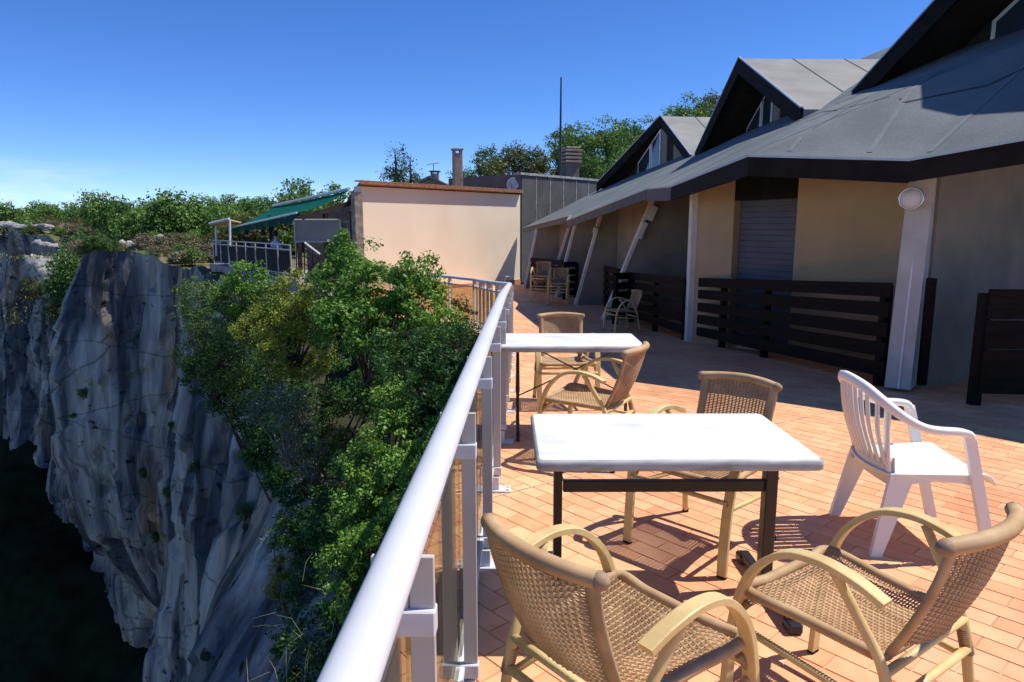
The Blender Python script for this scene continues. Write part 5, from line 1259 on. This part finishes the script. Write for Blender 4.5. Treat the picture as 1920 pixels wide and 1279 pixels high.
# trees -------------------------------------------------------------
def make_tree(name, h, spread, mt, n_l, lsize, kind, trunk=True):
    """returns an empty with trunk and crown; h total height"""
    e = empty(name)
    lobes = []
    if kind == 'round':
        k = 9 + int(RNG.integers(0, 4))
        for i in range(k):
            a = RNG.uniform(0, 2 * PI); rr = spread * RNG.uniform(.15, .62); z = h * RNG.uniform(.38, .86); s = spread * RNG.uniform(.26, .46)
            lobes.append(((rr * math.cos(a), rr * math.sin(a), z), (s, s, s * .8)))
        lobes.append(((0, 0, h * .86), (spread * .3, spread * .3, h * .13)))
    elif kind == 'bush':
        for i in range(8):
            a = RNG.uniform(0, 2 * PI); rr = spread * RNG.uniform(.1, .65); s = spread * RNG.uniform(.3, .5); lobes.append(((rr * math.cos(a), rr * math.sin(a), h * RNG.uniform(.25, .7)), (s, s, h * .3)))
    else:
        for i in range(9):
            t = i / 8; z = h * (.22 + .74 * t); s = spread * (1 - t) ** .7 * .75 + .12 * spread; a = RNG.uniform(0, 2 * PI); lobes.append(((s * .35 * math.cos(a), s * .35 * math.sin(a), z), (s, s, h * .09)))
    V, C = foliage(lobes, n_l, 34, lsize * 3.0, lsize, .62 if kind != 'pine' else .32, .55, .5)
    link('crown', quads_mesh('crown', V), mt, e)
    m = MB(); lean = random.uniform(-.2, .2)
    tp = [(0, 0, -.4), (lean * .3, 0, h * .2), (lean, .1, h * .5), (lean * .8, .05, h * .85)]
    r = h * .028; P = smooth_path(tp, 4); m.tube(P, [r * (1.25 - 1.1 * i / len(P)) for i in range(len(P))], 7)
    allc = np.concatenate([c for c, _ in C])
    for i in RNG.choice(len(allc), min(12, len(allc)), replace=False):
        t = Vector(allc[i]); bse = P[min(len(P) - 1, int(len(P) * min(.8, max(.15, t.z / h - .2))))]; m.tube(smooth_path([bse, bse.lerp(t, .5) + Vector((0, 0, .1 * h * random.random())), t], 3), [r * .5, r * .45, r * .4, r * .3, r * .22, r * .15, r * .08], 5, False)
    m.build('trunk', 'bark', e); return e
def put(e, x, y, s, label, cat='tree', group=None, z=None):
    e.location = (x, y, ground_at(x, y) - .1 if z is None else z); e.scale = (s, s, s); e.rotation_euler = (0, 0, random.uniform(0, 2 * PI)); tag(e, label, cat, group)
protos = {'oak': make_tree('oak_tree', 6.0, 2.6, 'leaf_oak', 150, .20, 'round'), 'light': make_tree('downy_oak_tree', 6.0, 2.5, 'leaf_oak_light', 150, .20, 'round'),
          'olive': make_tree('autumn_oak_tree', 6.0, 2.7, 'leaf_olive', 150, .20, 'round'), 'pine': make_tree('pine_tree', 6.5, 2.0, 'leaf_pine', 300, .17, 'pine'),
          'bush': make_tree('heath_bush', 2.0, 1.5, 'leaf_oak_light', 90, .13, 'bush'), 'dark': make_tree('evergreen_bush', 2.2, 1.5, 'leaf_oak', 90, .13, 'bush'), 'gold': make_tree('broom_bush', 1.2, 1.2, 'leaf_olive', 80, .09, 'bush')}
for k_, m_ in (('oakL', 'leaf_oak'), ('lightL', 'leaf_oak_light'), ('oliveL', 'leaf_olive')):
    protos[k_] = make_tree({'oakL': 'tall_oak_tree', 'lightL': 'tall_green_oak_tree', 'oliveL': 'tall_bronze_oak_tree'}[k_], 9.0, 3.6, m_, 420, .17, 'round')
usedp = set()
def inst(k):
    if k in usedp: return copy_tree(protos[k])
    usedp.add(k); return protos[k]
# single trees one can pick out: (kind, px of crown top, py of crown top, distance, height, label)
def top_tree(k, px, py, Y, h, label, group=None):
    p = at(px, py, Y); k = k + 'L' if (h >= 6.5 and k != 'pine') else k; hp_ = 6.5 if k == 'pine' else (9.0 if k[-1] == 'L' else 6.0); e = inst(k); put(e, p.x, p.y, h / hp_, label, 'tree', group, p.z - h * .98)
top_tree('pine', 742, 288, 40, 6.8, 'single grey green conifer above the beige wall')
top_tree('pine', 768, 304, 42, 6.2, 'smaller conifer right behind the single one above the beige wall')
top_tree('light', 560, 335, 42, 5.4, 'light green oak just left of the restaurant roof')
top_tree('light', 625, 345, 46, 5.2, 'oak tree top directly above the green awning')
top_tree('oak', 912, 278, 52, 8, 'dark oak right of the slender chimney')
top_tree('olive', 965, 268, 50, 7.5, 'bronze tinted oak behind the grey block, left of the mast')
top_tree('olive', 1010, 275, 49, 7, 'bronze tinted oak directly left of the mast')
top_tree('oak', 1055, 243, 56, 9, 'dark oak behind the mast')
top_tree('light', 1085, 235, 54, 9.5, 'green oak right of the mast, above the squat chimney')
top_tree('light', 1135, 222, 52, 9.5, 'tall green oak between mast and nearest far gable')
top_tree('oak', 1180, 230, 54, 9.5, 'green oak touching the far gable roof edge')
top_tree('light', 1212, 222, 57, 9.5, 'oak top showing at the apex of the far gable')
top_tree('oak', 870, 318, 50, 6.5, 'low dark oak behind the slender chimney')
top_tree('olive', 935, 310, 46, 6, 'low bronze oak above the satellite dish')
top_tree('oak', 1105, 290, 46, 7, 'dark oak low behind the squat chimney')
top_tree('light', 1165, 285, 45, 7, 'oak low behind the left slope of the far gable')
top_tree('light', 1295, 180, 60, 10, 'oak crown between the far gable and the middle gable')
top_tree('olive', 1330, 172, 62, 10, 'bronze oak crown touching the middle gable roof edge')
TG1 = 'oaks along the far tree line'
rr = random.Random(11)
line = [(10, 392, 95), (45, 388, 90), (75, 392, 100), (85, 384, 105), (115, 396, 95), (150, 394, 100), (190, 392, 98), (215, 390, 92), (240, 394, 88), (262, 392, 84), (285, 378, 80), (305, 376, 76), (330, 384, 72), (355, 388, 70),
        (380, 384, 66), (405, 372, 60), (430, 362, 56), (452, 366, 58), (470, 370, 54), (492, 366, 52), (515, 370, 50), (535, 362, 47), (600, 352, 50)]
for i, (px, py, Y) in enumerate(line):
    k = rr.choice(['oak', 'oak', 'light', 'olive']) if px != 85 else 'pine'
    h = rr.uniform(3.4, 4.6) if px < 270 else rr.uniform(4.2, 5.6)
    p = at(px, py, Y); e = inst(k); put(e, p.x, p.y, h / 6, 'oak in the far tree line across the plateau' if k != 'pine' else 'lone pointed tree sticking out of the left tree line', 'tree', TG1 if k != 'pine' else None, p.z - h)
def backfill(n, x0, x1, y0, y1, Y0, Y1, ks, sc, label, group, cat='bush', hh=2.0, seed=3):
    r2 = random.Random(seed)
    for i in range(n):
        px, py, Y = r2.uniform(x0, x1), r2.uniform(y0, y1), r2.uniform(Y0, Y1); p = at(px, py, Y); k = r2.choice(ks); e = inst(k)
        put(e, p.x, p.y, sc * r2.uniform(.7, 1.25), label, cat, group, p.z - hh * sc * .6)
backfill(34, 0, 420, 402, 416, 66, 88, ['bush', 'dark', 'bush'], 1.5, 'green bush on the plateau below the far tree line', 'bushes on the far plateau', seed=5)
backfill(26, 180, 470, 398, 424, 50, 66, ['dark', 'bush', 'bush'], 1.7, 'large green bush on the plateau behind the white canopy', 'bushes behind the canopy', seed=6)
r3 = random.Random(21); protos['grey'] = make_tree('grey_scrub', 1.0, 1.3, 'leaf_scrub', 80, .09, 'bush')
n_ok = 0
for i in range(1500):
    px, py = r3.uniform(-10, 440), r3.uniform(412, 500); hit = GBVH.ray_cast(Vector((0, 0, CH)), ray(px, py).normalized())[0]
    if hit is None or hit.y > 95 or n_ok >= 170: continue
    x, Y = hit.x, hit.y; n_ok += 1
    k = r3.choice(['gold', 'grey', 'gold', 'bush', 'grey', 'dark']); e = inst(k); sc = r3.uniform(.5, 1.0) * (.6 if k in ('bush', 'dark') else 1)
    put(e, x, Y, sc, {'gold': 'low olive broom mound on the plateau near the cliff edge', 'grey': 'low grey brown scrub mound on the plateau near the cliff edge', 'bush': 'small light green bush on the open plateau', 'dark': 'small dark green bush on the open plateau'}[k], 'shrub', {'gold': 'broom mounds on the plateau', 'grey': 'grey scrub mounds on the plateau', 'bush': 'small light bushes on the plateau', 'dark': 'small dark bushes on the plateau'}[k], hit.z - .06)
backfill(20, 440, 560, 418, 450, 36, 46, ['gold', 'bush', 'gold'], 1.3, 'heath shrub seen under the green awning', 'shrubs seen under the awning', hh=1.4, seed=8)
backfill(30, 118, 225, 470, 610, 44, 56, ['dark', 'bush', 'gold', 'dark'], 1.25, 'shrub growing in the gully between the two cliff faces', 'shrubs in the gully', seed=9)
backfill(10, 60, 110, 520, 570, 50, 58, ['gold'], .9, 'small shrub on the white rock spur', 'shrubs on the rock spur', hh=1.2, seed=10)
r4 = random.Random(33)
for i in range(13):
    px, py = r4.uniform(20, 500), r4.uniform(600, 1240); hit, nr, _, dist = CBVH.ray_cast(Vector((0, 0, CH)), ray(px, py).normalized())
    if hit is None or dist < 14: continue
    e = inst('dark'); put(e, hit.x + nr.x * .1, hit.y + nr.y * .1, r4.uniform(.14, .30), 'small dark bush rooted in a crack of the shaded cliff face', 'bush', 'bushes in the cliff face', hit.z - .25)
# pale sunlit rocks on the rim
def rock(p, s, label, sq=(1, 1, 1), seed=0, group=None):
    n1, n2 = 14, 9; th = np.linspace(0, 2 * PI, n1); ph = np.linspace(0.02, PI - .02, n2); T, Ph = np.meshgrid(th, ph, indexing='ij')
    X, Y, Z = np.sin(Ph) * np.cos(T), np.sin(Ph) * np.sin(T), np.cos(Ph)
    f = 1 + fbm(X * 1.6 + seed * 7.1, Y * 1.6, Z * 1.6 + seed, 5) * 2.1
    f = np.round(f * 5) / 5 * .6 + f * .4
    me = grid_mesh('boulder', np.stack([X * f * s * sq[0], Y * f * s * sq[1], Z * f * s * sq[2]], -1)); o = link('boulder', me, 'pale_rock'); o.location = p; tag(o, label, 'rock', group)
rk = random.Random(2)
for i, (px, py, Y, s) in enumerate([(232, 478, 41, 1.0), (250, 474, 40, 1.0), (268, 480, 39.5, 1.0), (262, 492, 39, .9), (285, 468, 40, .8), (300, 462, 40, .9), (318, 470, 39, .7), (322, 478, 38.5, .6), (334, 474, 38, .4)]):
    rock(at(px, py - 7, Y), s * .5, 'pale boulder on the rim of the middle cliff', (1.1, 1, .9), i, 'boulders on the middle cliff rim')
for i, (px, py, Y, s) in enumerate([(5, 422, 66, 1.3), (20, 423, 66, 1.3), (36, 427, 65, 1.2), (40, 436, 65, 1.0), (58, 428, 65, 1.1), (78, 426, 65, 1.2), (92, 428, 65, .9)]):
    rock(at(px, py, Y), s * .5, 'pale boulder on the rim of the far left cliff', (1.5, 1, .5), 20 + i, 'boulders on the far left cliff rim')
for i, (px, py, Y, s) in enumerate([(66, 498, 56, 1.2), (78, 508, 55, 1.3), (90, 522, 54, 1.3), (100, 538, 53, 1.3), (106, 552, 52.5, 1.2)]):
    rock(at(px, py, Y), s * .62, 'white rock of the sunlit spur below the far left rim', (1, 1, 1.2), 40 + i, 'rocks of the sunlit spur')
for i, (px, py, Y, s) in enumerate([(70, 455, 60, .9), (84, 460, 59, .9), (100, 462, 58, .8), (117, 472, 57, .7), (152, 466, 54, 1.0), (205, 528, 47, .7)]):
    rock(at(px, py, Y), s * .42, 'pale boulder among the shrubs above the gully', (1.3, 1, .7), 60 + i, 'boulders above the gully')
# heath grass as ground cover on the plateau
n = 5000; gx = RNG.uniform(0, 480, n); gY = RNG.uniform(38, 74, n); GP = np.zeros((n, 3))
GP[:, 0] = (gx - 960) / F * gY; GP[:, 1] = gY; GP[:, 2] = [ground_at(a, b_) for a, b_ in GP[:, :2]]
stuff(link('heath_grass', quads_mesh('heath_grass', grass_blades(GP, .16, .02, 1.4)), 'grass_green'), 'tufts of heath grass covering the plateau')
